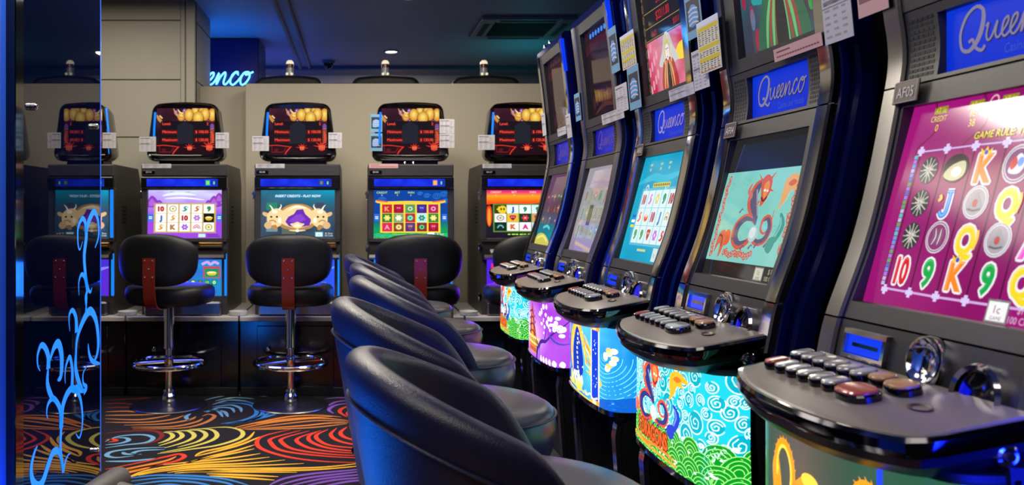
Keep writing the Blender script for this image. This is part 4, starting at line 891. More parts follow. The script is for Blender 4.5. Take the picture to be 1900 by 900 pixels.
def r_deck():
    mb = MB(); o = tray_out(.010); mb.loft([[(x, y, tz(x) - .012) for x, y in o], [(x, y, tz(x) - .001) for x, y in o], [(x + .004 * (x < -.35), y * .985, tz(x) + .002) for x, y in o]]); return mb
def r_tray_trim():
    mb = MB(); o = tray_out(0)
    secs = ((.012, -.001), (.004, .0), (0, -.006), (0, -.020), (.004, -.030), (.014, -.032))
    rings = []
    for ins, dz in secs: rings.append([(x, y, tz(x) + dz) for x, y in tray_out(ins)])
    mb.loft(rings, False, False, False); return mb
def r_under():
    mb = MB(); rings = []
    for ins, dz in ((.006, -.028), (.010, -.045), (.030, -.066), (.060, -.080)): rings.append([(min(x, -.32), y, tz(x) + dz) for x, y in tray_out(ins)])
    mb.loft(rings, True, True, True); return mb
BEL = catmull([(.90, .262), (.865, .264), (.832, .258), (.812, .240), (.801, .20), (.791, .11), (.788, 0), (.791, -.11), (.801, -.20), (.812, -.240), (.832, -.258), (.865, -.264), (.90, -.262)], 10)
_bs = [0.0]
for a, b in zip(BEL, BEL[1:]): _bs.append(_bs[-1] + float(np.linalg.norm(b - a)))
BW = _bs[-1]; _bx = [p[0] for p in BEL]; _by = [p[1] for p in BEL]; BZ0, BZ1 = .635, .905
def bel(u, v, d):
    """point on the curved belly glass: u from the far end, v up"""
    x, y = np.interp(u, _bs, _bx), np.interp(u, _bs, _by); e = .002
    tx, ty = np.interp(u + e, _bs, _bx) - np.interp(u - e, _bs, _bx), np.interp(u + e, _bs, _by) - np.interp(u - e, _bs, _by); n = math.hypot(tx, ty) or 1
    return (x - 1.25 + d * (ty / n), y - d * (tx / n), BZ0 + v)
def r_bframe():
    mb = MB()
    for v0, v1 in ((-.012, .004),):
        mb.loft([[bel(BW * k / 60, v0, .001), bel(BW * k / 60, v0, .007), bel(BW * k / 60, v1, .007), bel(BW * k / 60, v1, .001)] for k in range(61)])
    for s in (-1, 1): mb.box(-.355, -.342, s * .262 - .006, s * .262 + .006, BZ0 - .01, BZ1 + .01, .002)
    return mb
def r_core(): return MB().loft([[(min(x - 1.25 + .006, -.32), y * .985, z) for x, y in BEL[::3]] for z in (BZ0 - .004, BZ1 + .012)])
def r_ped():
    mb = MB(); pr = [(-.36, .93), (-.33, .64), (-.40, .60), (-.41, .56), (-.38, .10), (-.40, .06), (-.40, 0), (.50, 0), (.50, .93)]
    for s in (-1, 1): mb.loft([[(x, s * y, z) for x, z in pr] for y in (HW - .05, HW - .01)])
    mb.box(-.30, .50, -HW + .04, HW - .04, 0, .93); mb.loft([[(x, y, z) for x, z in ((-.30, .60), (-.40, .628), (-.40, .636), (-.30, .636))] for y in (-HW + .04, HW - .04)])
    mb.loft([[(x, y, z) for x, z in ((-.30, .36), (-.36, .20), (-.40, .18), (-.40, .0), (-.30, .0))] for y in (-HW + .04, HW - .04)])
    return mb
def r_pedtrim():
    mb = MB()
    for s in (-1, 1):
        P = [(-.418, .60), (-.425, .56), (-.40, .20), (-.41, .06)]
        mb.loft([[(x - .004, s * (HW - .052), z), (x - .004, s * (HW - .012), z), (x + .012, s * (HW - .012), z), (x + .012, s * (HW - .052), z)] for x, z in P])
    mb.loft([[(x, y, z) for x, z in ((-.362, .203), (-.402, .184), (-.404, .190), (-.364, .209))] for y in (-HW + .05, HW - .05)])
    return mb
def sup2(a, n): c = math.cos(a); return math.copysign(abs(c) ** (2 / n), c)
def RB(w, l, z=((0, 1.0), (.009, 1.0), (.012, .95), (.0125, .0)), N=28, e=2.7):
    return MB().loft([[(l / 2 * s * sup2(2 * PI * q / N, e), w / 2 * s * sup2(2 * PI * q / N - PI / 2, e), h) for q in range(N)] for h, s in z], True, True, False)
RC = lambda w, l: RB(w, l, ((.010, .93), (.0145, .92), (.0165, .84), (.0172, .5), (.0172, .0)))
# ---- art of the near row; u runs from the far edge towards the viewer's right
MW, MH = .416, .378                          # main screen
def flower(A, x, y, r, l, c=(168, 166, 156), d=(52, 52, 54)):
    A.ell(x, y, r * .92, r, d, l)
    for k in range(12): A.line([(x, y), (x + r * .85 * math.cos(k * PI / 6), y + r * .92 * math.sin(k * PI / 6))], r * .36, mixc(c, (255, 255, 255), .25 * (k % 2)), l + 1, taper=1, smooth=1)
    for k in range(9): A.line([(x, y), (x + r * .5 * math.cos(k * PI / 4.5 + .2), y + r * .5 * math.sin(k * PI / 4.5 + .2))], r * .30, (206, 204, 190), l + 2, taper=1, smooth=1)
    A.ell(x, y, r * .14, r * .14, (170, 166, 150), l + 3)
def big(A, s, x, y, h, c, l):
    if s == 'J':
        P = [(x + .12 * h, y + .46 * h), (x + .12 * h, y), (x + .08 * h, y - .34 * h), (x - .10 * h, y - .44 * h), (x - .24 * h, y - .28 * h)]; Q = [(x - .06 * h, y + .46 * h), (x + .28 * h, y + .46 * h)]
        for wd, cc, ll in ((.34, (226, 222, 226), l), (.20, c, l + 2), (.08, mixc(c, (255, 255, 255), .4), l + 3)): A.line(P, wd * h, cc, ll); A.line(Q, wd * h * .7, cc, ll, smooth=1)
        return
    k = .62 if s == '10' else .80
    A.text(s, x, y - h / 2, h, c, l, k, 0, 'c', (226, 222, 226), .085, .045); e = mixc(c, (255, 255, 255), .4)
    A.text(s, x, y - h / 2 + h * .02, h * .96, e, l + 2, k * .97, 0, 'c', None, 0, .03); A.text(s, x + h * .02, y - h / 2, h * .95, c, l + 3, k * .95, 0, 'c', None, 0, .03)
def medal(A, x, y, r, l, c, kind):
    A.ell(x, y, r, r * 1.04, (196, 196, 204), l); A.ell(x, y, r * .9, r * .94, mixc(c, (110, 90, 110), .4), l + 1); A.ring(x, y, r * .8, r * .84, r * .05, (226, 224, 230), l + 2)
    if kind == 0: A.blob([(x - r * .5, y - r * .3), (x - r * .2, y + r * .3), (x, y + r * .6), (x + r * .3, y + r * .2), (x + r * .55, y - r * .3), (x, y - r * .5)], (150, 148, 156), l + 3); A.ell(x, y - r * .05, r * .2, r * .25, (176, 60, 66), l + 4); A.line([(x - r * .5, y - r * .4), (x, y - r * .5), (x + r * .5, y - r * .4)], r * .12, (90, 90, 96), l + 4)
    elif kind == 1:
        for q in range(5): A.line([(x - r * .6 + q * r * .25, y - r * .5), (x - r * .3 + q * r * .18, y), (x - r * .5 + q * r * .25, y + r * .55)], r * .1, (214, 206, 214) if q % 2 else (120, 96, 110), l + 3, taper=1)
    else: A.blob([(x - r * .5, y - r * .4), (x - r * .3, y + r * .2), (x + .1 * r, y + r * .55), (x + r * .5, y), (x + r * .2, y - r * .5)], (226, 226, 250), l + 3); A.blob([(x - r * .5, y + r * .05), (x - r * .2, y + r * .4), (x, y), (x - r * .3, y - r * .3)], (196, 40, 40), l + 4); A.ell(x + r * .2, y + r * .1, r * .2, r * .25, (110, 150, 230), l + 5)
def goal_card(A, x, y, w, h, l, pap=(232, 232, 232)):
    A.rect(x, y, w, h, (120, 120, 120), l); A.rect(x + .003, y + .003, w - .006, h - .006, pap, l + 1)
    A.text('1c', x + w / 2, y + h * .42, h * .36, (150, 60, 70), l + 2); A.text('GAME', x + w / 2, y + h * .13, h * .17, (110, 90, 90), l + 2)
def curl_dragon(A, x, y, k, l, body=(82, 76, 110), fin=(214, 84, 60), head2=(240, 178, 90), tail=(60, 150, 140), glow=(214, 226, 226)):
    P = lambda pts: [(x + a * k, y + b * k) for a, b in pts]
    A.line(P([(.05, 1.02), (-.08, .92), (-.12, .70), (.0, .50), (.08, .36)]), .20 * k, fin, l, taper=1); A.line(P([(.06, 1.0), (-.05, .90), (-.08, .70), (.04, .50), (.10, .34)]), .14 * k, body, l + 1, taper=1)
    A.line(P([(.05, .42), (-.14, .46), (-.30, .34), (-.32, .14), (-.18, .02), (.0, .08), (.08, .2)]), .15 * k, fin, l, taper=1); A.line(P([(.05, .40), (-.14, .43), (-.28, .32), (-.29, .15), (-.17, .05), (.0, .1)]), .11 * k, body, l + 1, taper=1)
    A.line(P([(.10, .16), (.22, .08), (.38, .12), (.44, .30), (.36, .46), (.25, .42), (.24, .28), (.34, .22), (.42, .36), (.43, .56)]), .11 * k, fin, l, taper=2); A.line(P([(.10, .17), (.22, .10), (.37, .14), (.42, .30), (.35, .43), (.27, .40)]), .075 * k, body, l + 1, taper=1)
    A.line(P([(-.06, .88), (.0, .72), (.10, .48)]), .035 * k, mixc(body, (230, 220, 220), .45), l + 2)
    A.blob(P([(.0, 1.02), (.10, 1.10), (.22, 1.02), (.24, .86), (.18, .70), (.10, .62), (.06, .78), (.02, .90)]), fin, l + 2); A.blob(P([(.08, .95), (.16, 1.0), (.20, .88), (.15, .74), (.10, .80)]), mixc(fin, (250, 190, 90), .5), l + 3)
    A.ell(x + .12 * k, y + .86 * k, .025 * k, .02 * k, (240, 240, 240), l + 4); A.ell(x + .18 * k, y + .85 * k, .02 * k, .018 * k, (240, 240, 240), l + 4); A.line(P([(.08, .76), (.14, .70), (.20, .76)]), .03 * k, (120, 40, 40), l + 4)
    for a, b, c, d in ((.02, 1.0, -.10, 1.12), (.2, 1.04, .28, 1.14), (.24, .86, .32, .84), (.06, .7, .0, .62)): A.line(P([(a, b), (c, d)]), .04 * k, fin, l + 3, taper=2, smooth=1)
    A.ell(x + .10 * k, y + .20 * k, .10 * k, .12 * k, mixc(glow, (140, 180, 190), .5), l + 3); A.ell(x + .09 * k, y + .22 * k, .07 * k, .085 * k, glow, l + 4)
    for a, b in ((-.34, .52), (-.36, .1), (-.1, -.04), (.4, .02), (.08, -.02), (.2, .0)): A.line(P([(a, b), (a + .05, b + .06), (a + .09, b + .03)]), .035 * k, body, l + 2, taper=2)
    A.blob(P([(.50, .82), (.52, 1.0), (.66, 1.08), (.80, 1.02), (.86, .94), (.74, .92), (.78, .84), (.66, .84), (.60, .70), (.52, .62)]), head2, l + 2); A.blob(P([(.58, .94), (.66, 1.0), (.74, .96), (.66, .90)]), mixc(head2, (200, 70, 40), .6), l + 3); A.line(P([(.52, .62), (.48, .56)]), .05 * k, head2, l + 2, taper=2)
    A.line(P([(.58, .52), (.66, .36), (.60, .16), (.52, .06)]), .11 * k, tail, l + 2, taper=1); A.line(P([(.60, .46), (.64, .34), (.58, .18)]), .03 * k, mixc(tail, (220, 250, 240), .4), l + 3); A.blob(P([(.44, .0), (.46, .14), (.58, .18), (.60, .06), (.54, -.06)]), tail, l + 3)
    A.line(P([(-.20, .98), (-.24, .86), (-.16, .78), (-.20, .70)]), .07 * k, mixc(fin, (190, 150, 160), .4), l + 2, taper=1); A.blob(P([(-.56, .0), (-.58, .16), (-.50, .26), (-.42, .2), (-.42, .04)]), mixc(fin, (230, 110, 50), .5), l + 2)
def art_rmain(k):
    A = Art(); w, h = MW, MH
    if k == 0:
        A.field(0, 0, w, h, lambda u, v: mixc(mixc((128, 14, 92), (160, 20, 120), vn(u * 3, v * 3, 1)), (150, 70, 80), .35 * max(0, 1 - abs(v - .62) * 5) * (.5 + vn(u * 5, v * 5, 4))), 20, 26, 0)
        for x in (.05, .17, .30, .38): A.line([(x, .40), (x + .03, .33), (x - .01, .29), (x + .02, .25)], .006, (110, 12, 66), 1, taper=2)
        for x, a, b in ((.08, 'CREDIT', '0'), (.168, 'BET', '38'), (.242, 'WIN', '0')):
            A.rect(x - .017, .356, .034, .014, (140, 130, 40), 1); A.text('AT 1c' , x, .358, .010, (214, 206, 70), 2, .8); A.text(a, x, .342, .011, (214, 206, 70), 2, .8); A.text(b, x, .324, .013, (226, 214, 70), 2, .9)
        A.ring(.208, .362, .009, .011, .003, (220, 160, 180), 2)
        A.text('GAME RULE: The Glory of Wealth', .30, .300, .0125, (226, 214, 60), 3, .95, .1, 'c', (110, 70, 20), .12)
        x0, cw, y1, rh = .055, .0685, .285, .0607
        A.line([(x0, .287), (.2, .289), (w, .289)], .003, (190, 170, 226), 2, smooth=1); A.line([(x0, .030), (.2, .027), (w, .027)], .004, (200, 160, 216), 2, smooth=1)
        for q in range(6):
            A.line([(x0 + cw * q, .03), (x0 + cw * q, .287)], .003, (60, 8, 44), 1, smooth=1)
            for yy in (.028, .288): A.rect(x0 + cw * q - .004, yy - .009, .008, .018, (206, 190, 236), 3); A.rect(x0 + cw * q - .009, yy - .004, .018, .008, (206, 190, 236), 3)
        for q in range(29): A.rect(.041, .036 + q * .0085, .009, .0068, random.choice([(90, 150, 220), (70, 190, 190), (150, 120, 220), (60, 110, 190), (170, 180, 210), (90, 160, 90)]), 2)
        G = [['f', 'm2', 'K', 'm2r', 'K'], ['f', 'J', 'm0', 'Q', 'm0'], ['f', 'm1', 'Q', 'm0', 'A'], ['10', '9', 'K', '9', 'Q']]
        col = {'K': (236, 130, 30), 'Q': (232, 206, 40), 'J': (30, 120, 214), '10': (206, 24, 40), '9': (20, 160, 70), 'A': (226, 70, 190)}
        for j in range(4):
            for i in range(5):
                s = G[j][i]; x, y = x0 + cw * (i + .5), y1 - rh * (j + .5) - .004
                if s == 'f': flower(A, x, y, .0255, 3)
                elif s == 'm2r': medal(A, x, y, .031, 3, (130, 30, 110), 2)
                elif s == 'm2': A.ell(x, y, .031, .026, (26, 20, 26), 3); A.blob([(x - .026, y - .012), (x - .01, y + .006), (x + .02, y + .012), (x + .024, y - .012), (x, y - .022)], (196, 190, 150), 4); A.ell(x + .004, y - .006, .012, .009, (240, 236, 214), 5)
                elif s == 'm0': medal(A, x, y, .028, 3, (200, 196, 200), 0)
                elif s == 'm1': medal(A, x, y, .028, 3, (150, 30, 110), 1)
                else:
                    big(A, s, x, y - .002, .047, col[s], 3)
                    if s == 'K': A.poly([(x - .014, y + .020), (x - .018, y + .032), (x - .009, y + .026), (x - .004, y + .035), (x + .001, y + .026), (x + .009, y + .031), (x + .006, y + .020)], (236, 196, 50), 8); A.ell(x - .004, y + .024, .004, .004, (60, 70, 200), 9)
                    if s == 'Q': A.line([(x + .022, y - .018), (x + .026, y), (x + .024, y + .014)], .006, (230, 196, 80), 8)
                    if s == 'A': A.poly([(x, y - .018), (x + .012, y - .008), (x, y + .002), (x - .012, y - .008)], (20, 150, 80), 8)
                    if s == 'J': A.line([(x - .02, y + .004), (x - .014, y + .008), (x - .018, y + .014)], .006, (236, 196, 80), 8)
        goal_card(A, .312, .001, .044, .036, 14); A.text('$1 Buys', .408, .020, .011, (206, 170, 196), 5, .8, 0, 'r'); A.text('100 Credit', .411, .004, .011, (206, 170, 196), 5, .85, 0, 'r')
    elif k == 1:
        A.rect(0, 0, w, h, (38, 38, 36), 0)
        A.field(0, .04, w, .245, lambda u, v: mixc((120, 196, 184), (140, 206, 196), vn(u * 8, v * 8, 2)), 18, 14, 1)
        random.seed(5)
        for q in range(22): A.line([(random.uniform(.05, .36), random.uniform(.06, .27)) for _ in range(1)] * 1 + [(random.uniform(.05, .36), random.uniform(.06, .27))], .002, (112, 182, 176), 2, taper=1, smooth=1) if q < 3 else A.spiral(random.uniform(.05, .37), random.uniform(.07, .27), .012, 1.3, .0018, (108, 184, 178), 2)
        for q in range(18):
            y = .055 + q * .0125
            for x in (.022, .395): A.spiral(x + .004 * math.sin(q * 2), y, .010, 1.4, .004, (206, 92, 74), 3, q)
        for q in range(13): A.spiral(.10 + q * .0125, .062 + .003 * math.sin(q * 1.7), .010, 1.4, .004, (206, 92, 74), 3, q)
        A.tu = lambda u: .232 + (u - .208) * 1.38
        curl_dragon(A, .195, .082, .172, 4, (96, 92, 118), (206, 96, 72), (226, 168, 106), (70, 152, 140))
        A.tu = None
        A.blob([(.04, .06), (.045, .11), (.075, .125), (.09, .10), (.082, .06), (.07, .05), (.066, .085), (.054, .08)], (206, 110, 80), 6); A.line([(.05, .11), (.07, .105), (.075, .08)], .006, (150, 70, 60), 7)
        goal_card(A, .298, .0 + .003, .045, .034, 5, (196, 196, 176)); A.text('$ Buys', .408, .022, .013, (176, 170, 160), 5, .9, 0, 'r'); A.text('100 Credit', .410, .005, .012, (176, 170, 160), 5, .8, 0, 'r')
    elif k == 2:
        A.field(0, 0, w, h, lambda u, v: mixc((20, 140, 176), (28, 164, 196), vn(u * 4, v * 4, 8)), 16, 16, 0)
        A.line([(0, .28), (.14, .30), (.25, .29), (w, .31)], .03, (48, 176, 204), 1, taper=1)
        for x in (.09, .19, .27): A.rect(x - .012, .342, .024, .008, (160, 186, 140), 2); A.rect(x - .007, .324, .014, .01, (160, 186, 140), 2)
        A.rect(.16, .262, .16, .016, (196, 190, 90), 3)
        for q in range(9): A.rect(.168 + q * .017, .266, .011, .008, (110, 110, 40), 4)
        random.seed(3); S = [('10', (206, 100, 110)), ('d', (206, 120, 206)), ('f', (206, 196, 110)), ('9', (20, 160, 110)), ('10', (196, 60, 80)), ('d', (226, 110, 110)), ('b', (226, 110, 60)), ('10', (206, 70, 100)), ('J', (50, 140, 206)), ('r', (206, 170, 130)),
             ('9', (60, 170, 100)), ('9', (50, 170, 90)), ('m', (176, 70, 60)), ('f', (186, 110, 206)), ('d', (206, 50, 70))]
        tiles(A, .075, .062, .325, .19, 5, 3, (90, 176, 200), (206, 226, 226), S, .07, 3)
        for q in range(2): A.spiral(.105 + q * .19, .258, .016, 1, .008, (170, 206, 216), 3)
        for q in range(3): A.rect(.03, .118 + q * .018, .035, .010, [(226, 206, 60), (240, 240, 240), (40, 90, 200)][q], 4)
        for q in range(6): A.rect(.17 + q * .014, .035, .010, .008, (226, 206, 80), 4)
        A.rect(.325, .006, .042, .045, (196, 216, 216), 4); A.rect(.370, .006, .036, .045, (150, 190, 206), 4); A.text('1c', .346, .02, .016, (100, 120, 130), 5)
    elif k == 3:
        A.field(0, 0, w, h, lambda u, v: mixc((146, 126, 166), (160, 154, 158), min(1, v * 3.5) * (.7 + .3 * vn(u * 3, v * 4, 2))), 16, 20, 0)
        random.seed(8)
        for j in range(3):
            for i in range(5):
                x, y = .04 + i * .072, .215 - j * .078
                A.rect(x, y, .062, .066, mixc((150, 160, 152), (168, 170, 164), vn(i, j, 5)), 1)
                c = random.choice([(90, 166, 110), (186, 110, 106), (110, 150, 160), (176, 166, 120), (80, 150, 120)])
                symbol(A, x + .031, y + .033, .036, .05, random.choice(['10', 'J', '9', 'A', 'm', 'f']), mixc(c, (160, 160, 156), .35), 2)
        A.rect(.175, .115, .055, .09, (96, 90, 66), 4); A.rect(.185, .13, .035, .06, (126, 118, 80), 5)
        A.line([(.03, .30), (.2, .31), (.38, .30)], .01, (150, 140, 160), 2)
    else:
        A.field(0, 0, w, h, lambda u, v: mixc((20, 130, 150), mixc((90, 60, 80), (106, 70, 110), vn(u * 4, v * 6, 2)), min(1, max(0, v * 3.2 - .55))), 14, 24, 0)
        random.seed(18)
        for j in range(3):
            for i in range(5): symbol(A, .06 + i * .07, .25 - j * .06, .05, .045, random.choice(['f', 'm', 'A', 'd', 'o']), random.choice([(150, 60, 60), (150, 110, 60), (110, 60, 130), (60, 110, 80)]), 2)
        A.blob([(.0, .0), (.03, .05), (.14, .06), (.26, .04), (.33, .0)], (206, 200, 90), 2); A.line([(.04, .03), (.16, .045), (.28, .02)], .012, (240, 230, 140), 3); A.line([(.12, .09), (.2, .10), (.27, .085)], .014, (90, 206, 216), 3)
    return A.clip(0, 0, w, h)
UW, UH = .383, .392
def lady(A, x, y, k, l, cloak, hair, skin, glow):
    P = lambda pts: [(x + a * k, y + b * k) for a, b in pts]
    A.blob(P([(-.9, -.1), (-.5, .5), (-.3, .95), (0, 1.15), (.35, .95), (.6, .5), (.95, -.1)]), glow, l)
    A.blob(P([(-.75, -1.1), (-.62, -.2), (-.3, .1), (.3, .1), (.62, -.2), (.8, -1.1)]), cloak[0], l + 1)
    for q in range(4):
        A.line(P([(-.55 + q * .12, -1.1), (-.45 + q * .1, -.5), (-.22 + q * .05, .05)]), .09 * k, cloak[1 + q % 2], l + 2, taper=1); A.line(P([(.58 - q * .12, -1.1), (.46 - q * .1, -.5), (.22 - q * .05, .05)]), .09 * k, cloak[1 + (q + 1) % 2], l + 2, taper=1)
    A.blob(P([(-.16, -1.1), (-.14, -.3), (0, -.05), (.14, -.3), (.18, -1.1)]), (30, 34, 40), l + 3)
    A.blob(P([(-.36, -.1), (-.40, .4), (-.22, .78), (0, .86), (.22, .78), (.40, .4), (.36, -.1), (.2, .25), (-.2, .25)]), hair, l + 3)
    A.blob(P([(-.17, .22), (-.19, .46), (-.1, .64), (.1, .64), (.19, .46), (.17, .22), (0, .02)]), skin, l + 4)
    A.line(P([(-.13, .47), (-.08, .49), (-.03, .46)]), .035 * k, (40, 30, 40), l + 5); A.line(P([(.13, .47), (.08, .49), (.03, .46)]), .035 * k, (40, 30, 40), l + 5); A.line(P([(-.04, .17), (0, .15), (.04, .17)]), .045 * k, (170, 30, 60), l + 5, smooth=1); A.line(P([(0, .42), (.02, .3)]), .02 * k, mixc(skin, (120, 80, 80), .5), l + 5, smooth=1)
    A.line(P([(-.2, .66), (-.1, .82), (0, 1.0), (.1, .82), (.2, .66)]), .07 * k, (216, 190, 90), l + 5)
    A.line(P([(-.45, .55), (-.3, .2), (-.38, -.1)]), .05 * k, mixc(hair, (255, 255, 255), .4), l + 4, taper=1); A.line(P([(.45, .55), (.3, .2), (.38, -.1)]), .05 * k, mixc(hair, (255, 255, 255), .4), l + 4, taper=1)
def art_rup(k):
    A = Art(); w, h = UW, UH
    if k in (0, 1):
        A.field(0, 0, w, h, lambda u, v: mixc(mixc((90, 24, 50), (30, 100, 110), vn(u * 4, v * 5, 1)), (40, 150, 160), .8 * max(0, 1 - abs(u - .5) * 2.6) * min(1, v * 3)), 20, 22, 0)
        random.seed(12)
        for q in range(14): A.ell(random.uniform(.02, .13), random.uniform(.02, .25), .012, .03, random.choice([(70, 120, 150), (150, 40, 70), (110, 90, 120)]), 1)
        for q in range(9): A.ell(random.uniform(.29, .37), random.uniform(.05, .3), .012, .022, random.choice([(40, 150, 70), (130, 60, 110), (90, 130, 160)]), 1)
        lady(A, .205, .15, .15, 2, ((46, 96, 74), (104, 176, 110), (140, 66, 60)), (34, 110, 100), (206, 196, 190), (40, 150, 150))
        A.blob([(.15, .17), (.16, .20), (.19, .20), (.2, .16), (.17, .145)], (230, 206, 30), 12); A.blob([(.23, .16), (.24, .20), (.27, .19), (.265, .15)], (230, 190, 30), 12)
    elif k == 2:
        A.rect(0, .19, w, h - .19, (38, 36, 38), 0)
        A.field(0, 0, w, .195, lambda u, v: mixc(mixc((190, 40, 76), (220, 120, 150), vn(u * 6, v * 5, 3)), (190, 190, 206), .7 * max(0, 1 - abs(u - .5) * 3)), 18, 14, 1)
        for q in range(10): A.ell(.02 + (q % 4) * .025, .02 + q * .017, .010, .018, (226, 150, 170), 2)
        A.blob([(.26, .10), (.30, .14), (.37, .14), (.383, .10), (.33, .085)], (240, 206, 50), 2)
        lady(A, .20, .10, .088, 3, ((170, 50, 50), (206, 190, 120), (190, 60, 60)), (196, 186, 150), (230, 220, 220), (196, 196, 196))
        for yy in (.20, .245, .30): A.line([(.0, yy), (w, yy)], .003, (150, 130, 60), 2, smooth=1)
        A.text('STAR', .18, .315, .030, (206, 50, 46), 3, .8); A.text('$2211.00', .19, .258, .032, (206, 44, 40), 3, .75); A.text('$5511', .30, .212, .020, (190, 44, 40), 3, .8); A.text('5471', .10, .208, .020, (190, 44, 40), 3, .8)
        A.rect(0, .0, .016, h, (60, 50, 40), 4)
        for q in range(9): A.ring(.008, .03 + q * .042, .006, .014, .003, (130, 110, 80), 5)
    else:
        A.field(0, 0, w, h, lambda u, v: mixc((26, 16, 22), (50, 24, 34), vn(u * 4, v * 4, k)), 10, 10, 0)
        A.line([(0, .31), (.2, .33), (w, .32)], .04, (64, 22, 26), 1)
        for q in range(7): A.ell(.09 + q * .042, .368, .015, .012, (60, 140, 250) if k == 3 else (70, 50, 60), 2)
        for q in range(8): A.ell(.05 + .04 * q, .07 + .012 * (q % 3), .018, .03, (60, 30, 40), 2)
        A.line([(.05, .02), (.2, .05), (.36, .03)], .02, (80, 40, 30), 2, taper=1)
    return A.clip(0, 0, w, h)
HWD, HH = .306, .116
def art_head(k):
    A = Art(); A.field(0, 0, HWD, HH, lambda u, v: mixc((6, 38, 196), (12, 56, 214), vn(u * 2, v * 2, 1)) if k < 3 else mixc((26, 24, 160), (34, 44, 184), u), 8, 6, 0)
    c, s = ((132, 124, 158), (24, 30, 90)) if k in (0, 1) else ((150, 140, 206), (30, 36, 140)) if k == 2 else ((96, 70, 160), (40, 36, 140))
    script_art(A, .030, .043, .0335, c, 1, .12, s)
    A.text('Casino and Hotels', .20, .014, .017, mixc((70, 90, 170), (30, 60, 214), .35 if k < 3 else .7), 3, .72, .15)
    return A.clip(0, 0, HWD, HH)
def art_rbelly(k):
    A = Art(); w, h = BW, BZ1 - BZ0; random.seed(30 + k)
    u0 = .10                                              # where the flat front begins
    if k in (1, 4):
        A.field(0, 0, w, h, lambda u, v: mixc((30, 170, 60), (28, 192, 210), max(0, min(1, (v - .30) * 8))), 16, 22, 0)
        pts = []
        for q in range(2200):
            x, y, r = random.uniform(.0, w), random.uniform(.07, h - .005), random.choice([.030, .026, .022, .017, .013])
            if all((x - a) ** 2 + (y - b) ** 2 > (r + c) ** 2 * .84 for a, b, c in pts): pts.append((x, y, r))
        for x, y, r in pts:
            if y < .085: continue
            a = random.uniform(0, 6); A.ell(x, y, r * 1.05, r * .98, (6, 160, 182), 2); A.spiral(x, y, r * .80, 1.5, .0031, (200, 250, 248), 3, a, .07, .92); A.ring(x, y, r * 1.12, r * 1.04, .0032, (206, 252, 250), 3, a, a + 5.6, 22)
        for q in range(26):
            x, y = w * (q + .5) / 26, .088 + .014 * math.sin(q * 1.9); A.ell(x, y, .011, .006 + .003 * (q % 3), (236, 255, 250), 4, 9)
        for row in range(5):
            R = .043
            for q in range(10):
                x, y = (q + .5 * (row % 2)) * R * 2, .066 - row * .024 + .005 * math.sin(q * 3.7)
                A.ell(x, y, R, R, (150, 232, 120), 4 + 3 * row, 26); A.ell(x, y, R * .945, R * .945, (10, 138, 34), 5 + 3 * row, 26)
                for f in (.74, .52, .30): A.ring(x, y, R * f, R * f, .0026, (140, 226, 110), 6 + 3 * row, 0, PI, 16)
        for q in range(14): A.ell(random.uniform(.3, .6), random.uniform(.02, .07), .006, .003, (230, 255, 240), 19, 8)
        A.tu = lambda u: .295 + (u - .21) * 1.75
        curl_dragon(A, u0 + .10, .085, .155, 20, (40, 50, 120), (232, 80, 36), (246, 176, 40), (24, 60, 190), (230, 250, 255))
        A.text('5 DRAGONS', u0 + .105, .040, .040, (240, 96, 30), 27, .42, 0, 'c', (120, 40, 10), .09, .03)
        A.line([(u0 + .02, .034), (u0 + .08, .024), (u0 + .13, .034), (u0 + .20, .026)], .010, (236, 130, 40), 27, taper=1); A.line([(u0 - .05, .016), (u0 + .20, .016)], .006, (226, 150, 40), 26, smooth=1); A.tu = None
    elif k == 2:
        A.field(0, 0, w, h, lambda u, v: mixc((10, 70, 170) if u < .25 else (14, 120, 200), (120, 226, 246), max(0, 1 - abs(u - .66) * 3.2) * (.35 + .65 * vn(u * 6, v * 8, 3)) * min(1, .25 + v * 1.2) + .15 * vn(u * 9, v * 12, 1)), 30, 20, 0)
        for q in range(15): A.ring(.555, .175, .02 + q * .016, .015 + q * .0135, .0026, (110, 216, 240), 1, PI * (.9 + .05 * (q % 3)), PI * (1.9 + .1 * (q % 2)), 24)
        A.tu = lambda u: .30 + (u - .16) * 1.9
        for s, c, wd in ((0, (246, 176, 40), .030), (.006, (255, 226, 130), .012)):
            A.line([(u0 + .03, .06), (u0 + .005 + s, .12), (u0 + .01 + s, .19), (u0 + .05, .245), (u0 + .09, .20), (u0 + .115 - s, .12)], wd, c, 3, taper=1)
        A.blob([(u0 + .03, .05), (u0 + .02, .13), (u0 + .035, .21), (u0 + .055, .235), (u0 + .08, .19), (u0 + .095, .11), (u0 + .075, .05)], (22, 50, 170), 4)
        for q in range(7): A.line([(u0 + .10 + q * .002, .22 - q * .02), (u0 + .14 + q * .006, .16 - q * .012), (u0 + .13 + q * .008, .09 - q * .004)], .010, ((246, 190, 60), (226, 140, 30), (255, 220, 130))[q % 3], 4, taper=1)
        A.line([(u0 + .175, .25), (u0 + .17, .20), (u0 + .15, .15)], .004, (236, 206, 120), 4)
        for q in range(9): A.rect(u0 + .050 + .003 * math.sin(q), .07 + q * .017, .010, .010, (196, 206, 246), 6)
        for q in range(4): A.line([(u0 + .02 + q * .018, .045), (u0 + .03 + q * .018, .07), (u0 + .045 + q * .015, .045)], .007, (240, 250, 255), 6); 
        A.rect(u0 + .03, .07, .026, .006, (240, 250, 255), 7); A.rect(u0 + .062, .045, .006, .04, (240, 250, 255), 7)
        A.blob([(u0 + .03, .06), (u0 + .06, .045), (u0 + .09, .055), (u0 + .08, .02), (u0 + .05, .015)], (250, 220, 110), 5); A.blob([(u0 + .0, .07), (u0 + .02, .05), (u0 + .03, .03), (u0, .02)], (250, 210, 100), 5)
        for q in range(10): A.rect(u0 - .02 + q * .014, .022 - q * .0008, .010, .009, (226, 210, 60), 8)
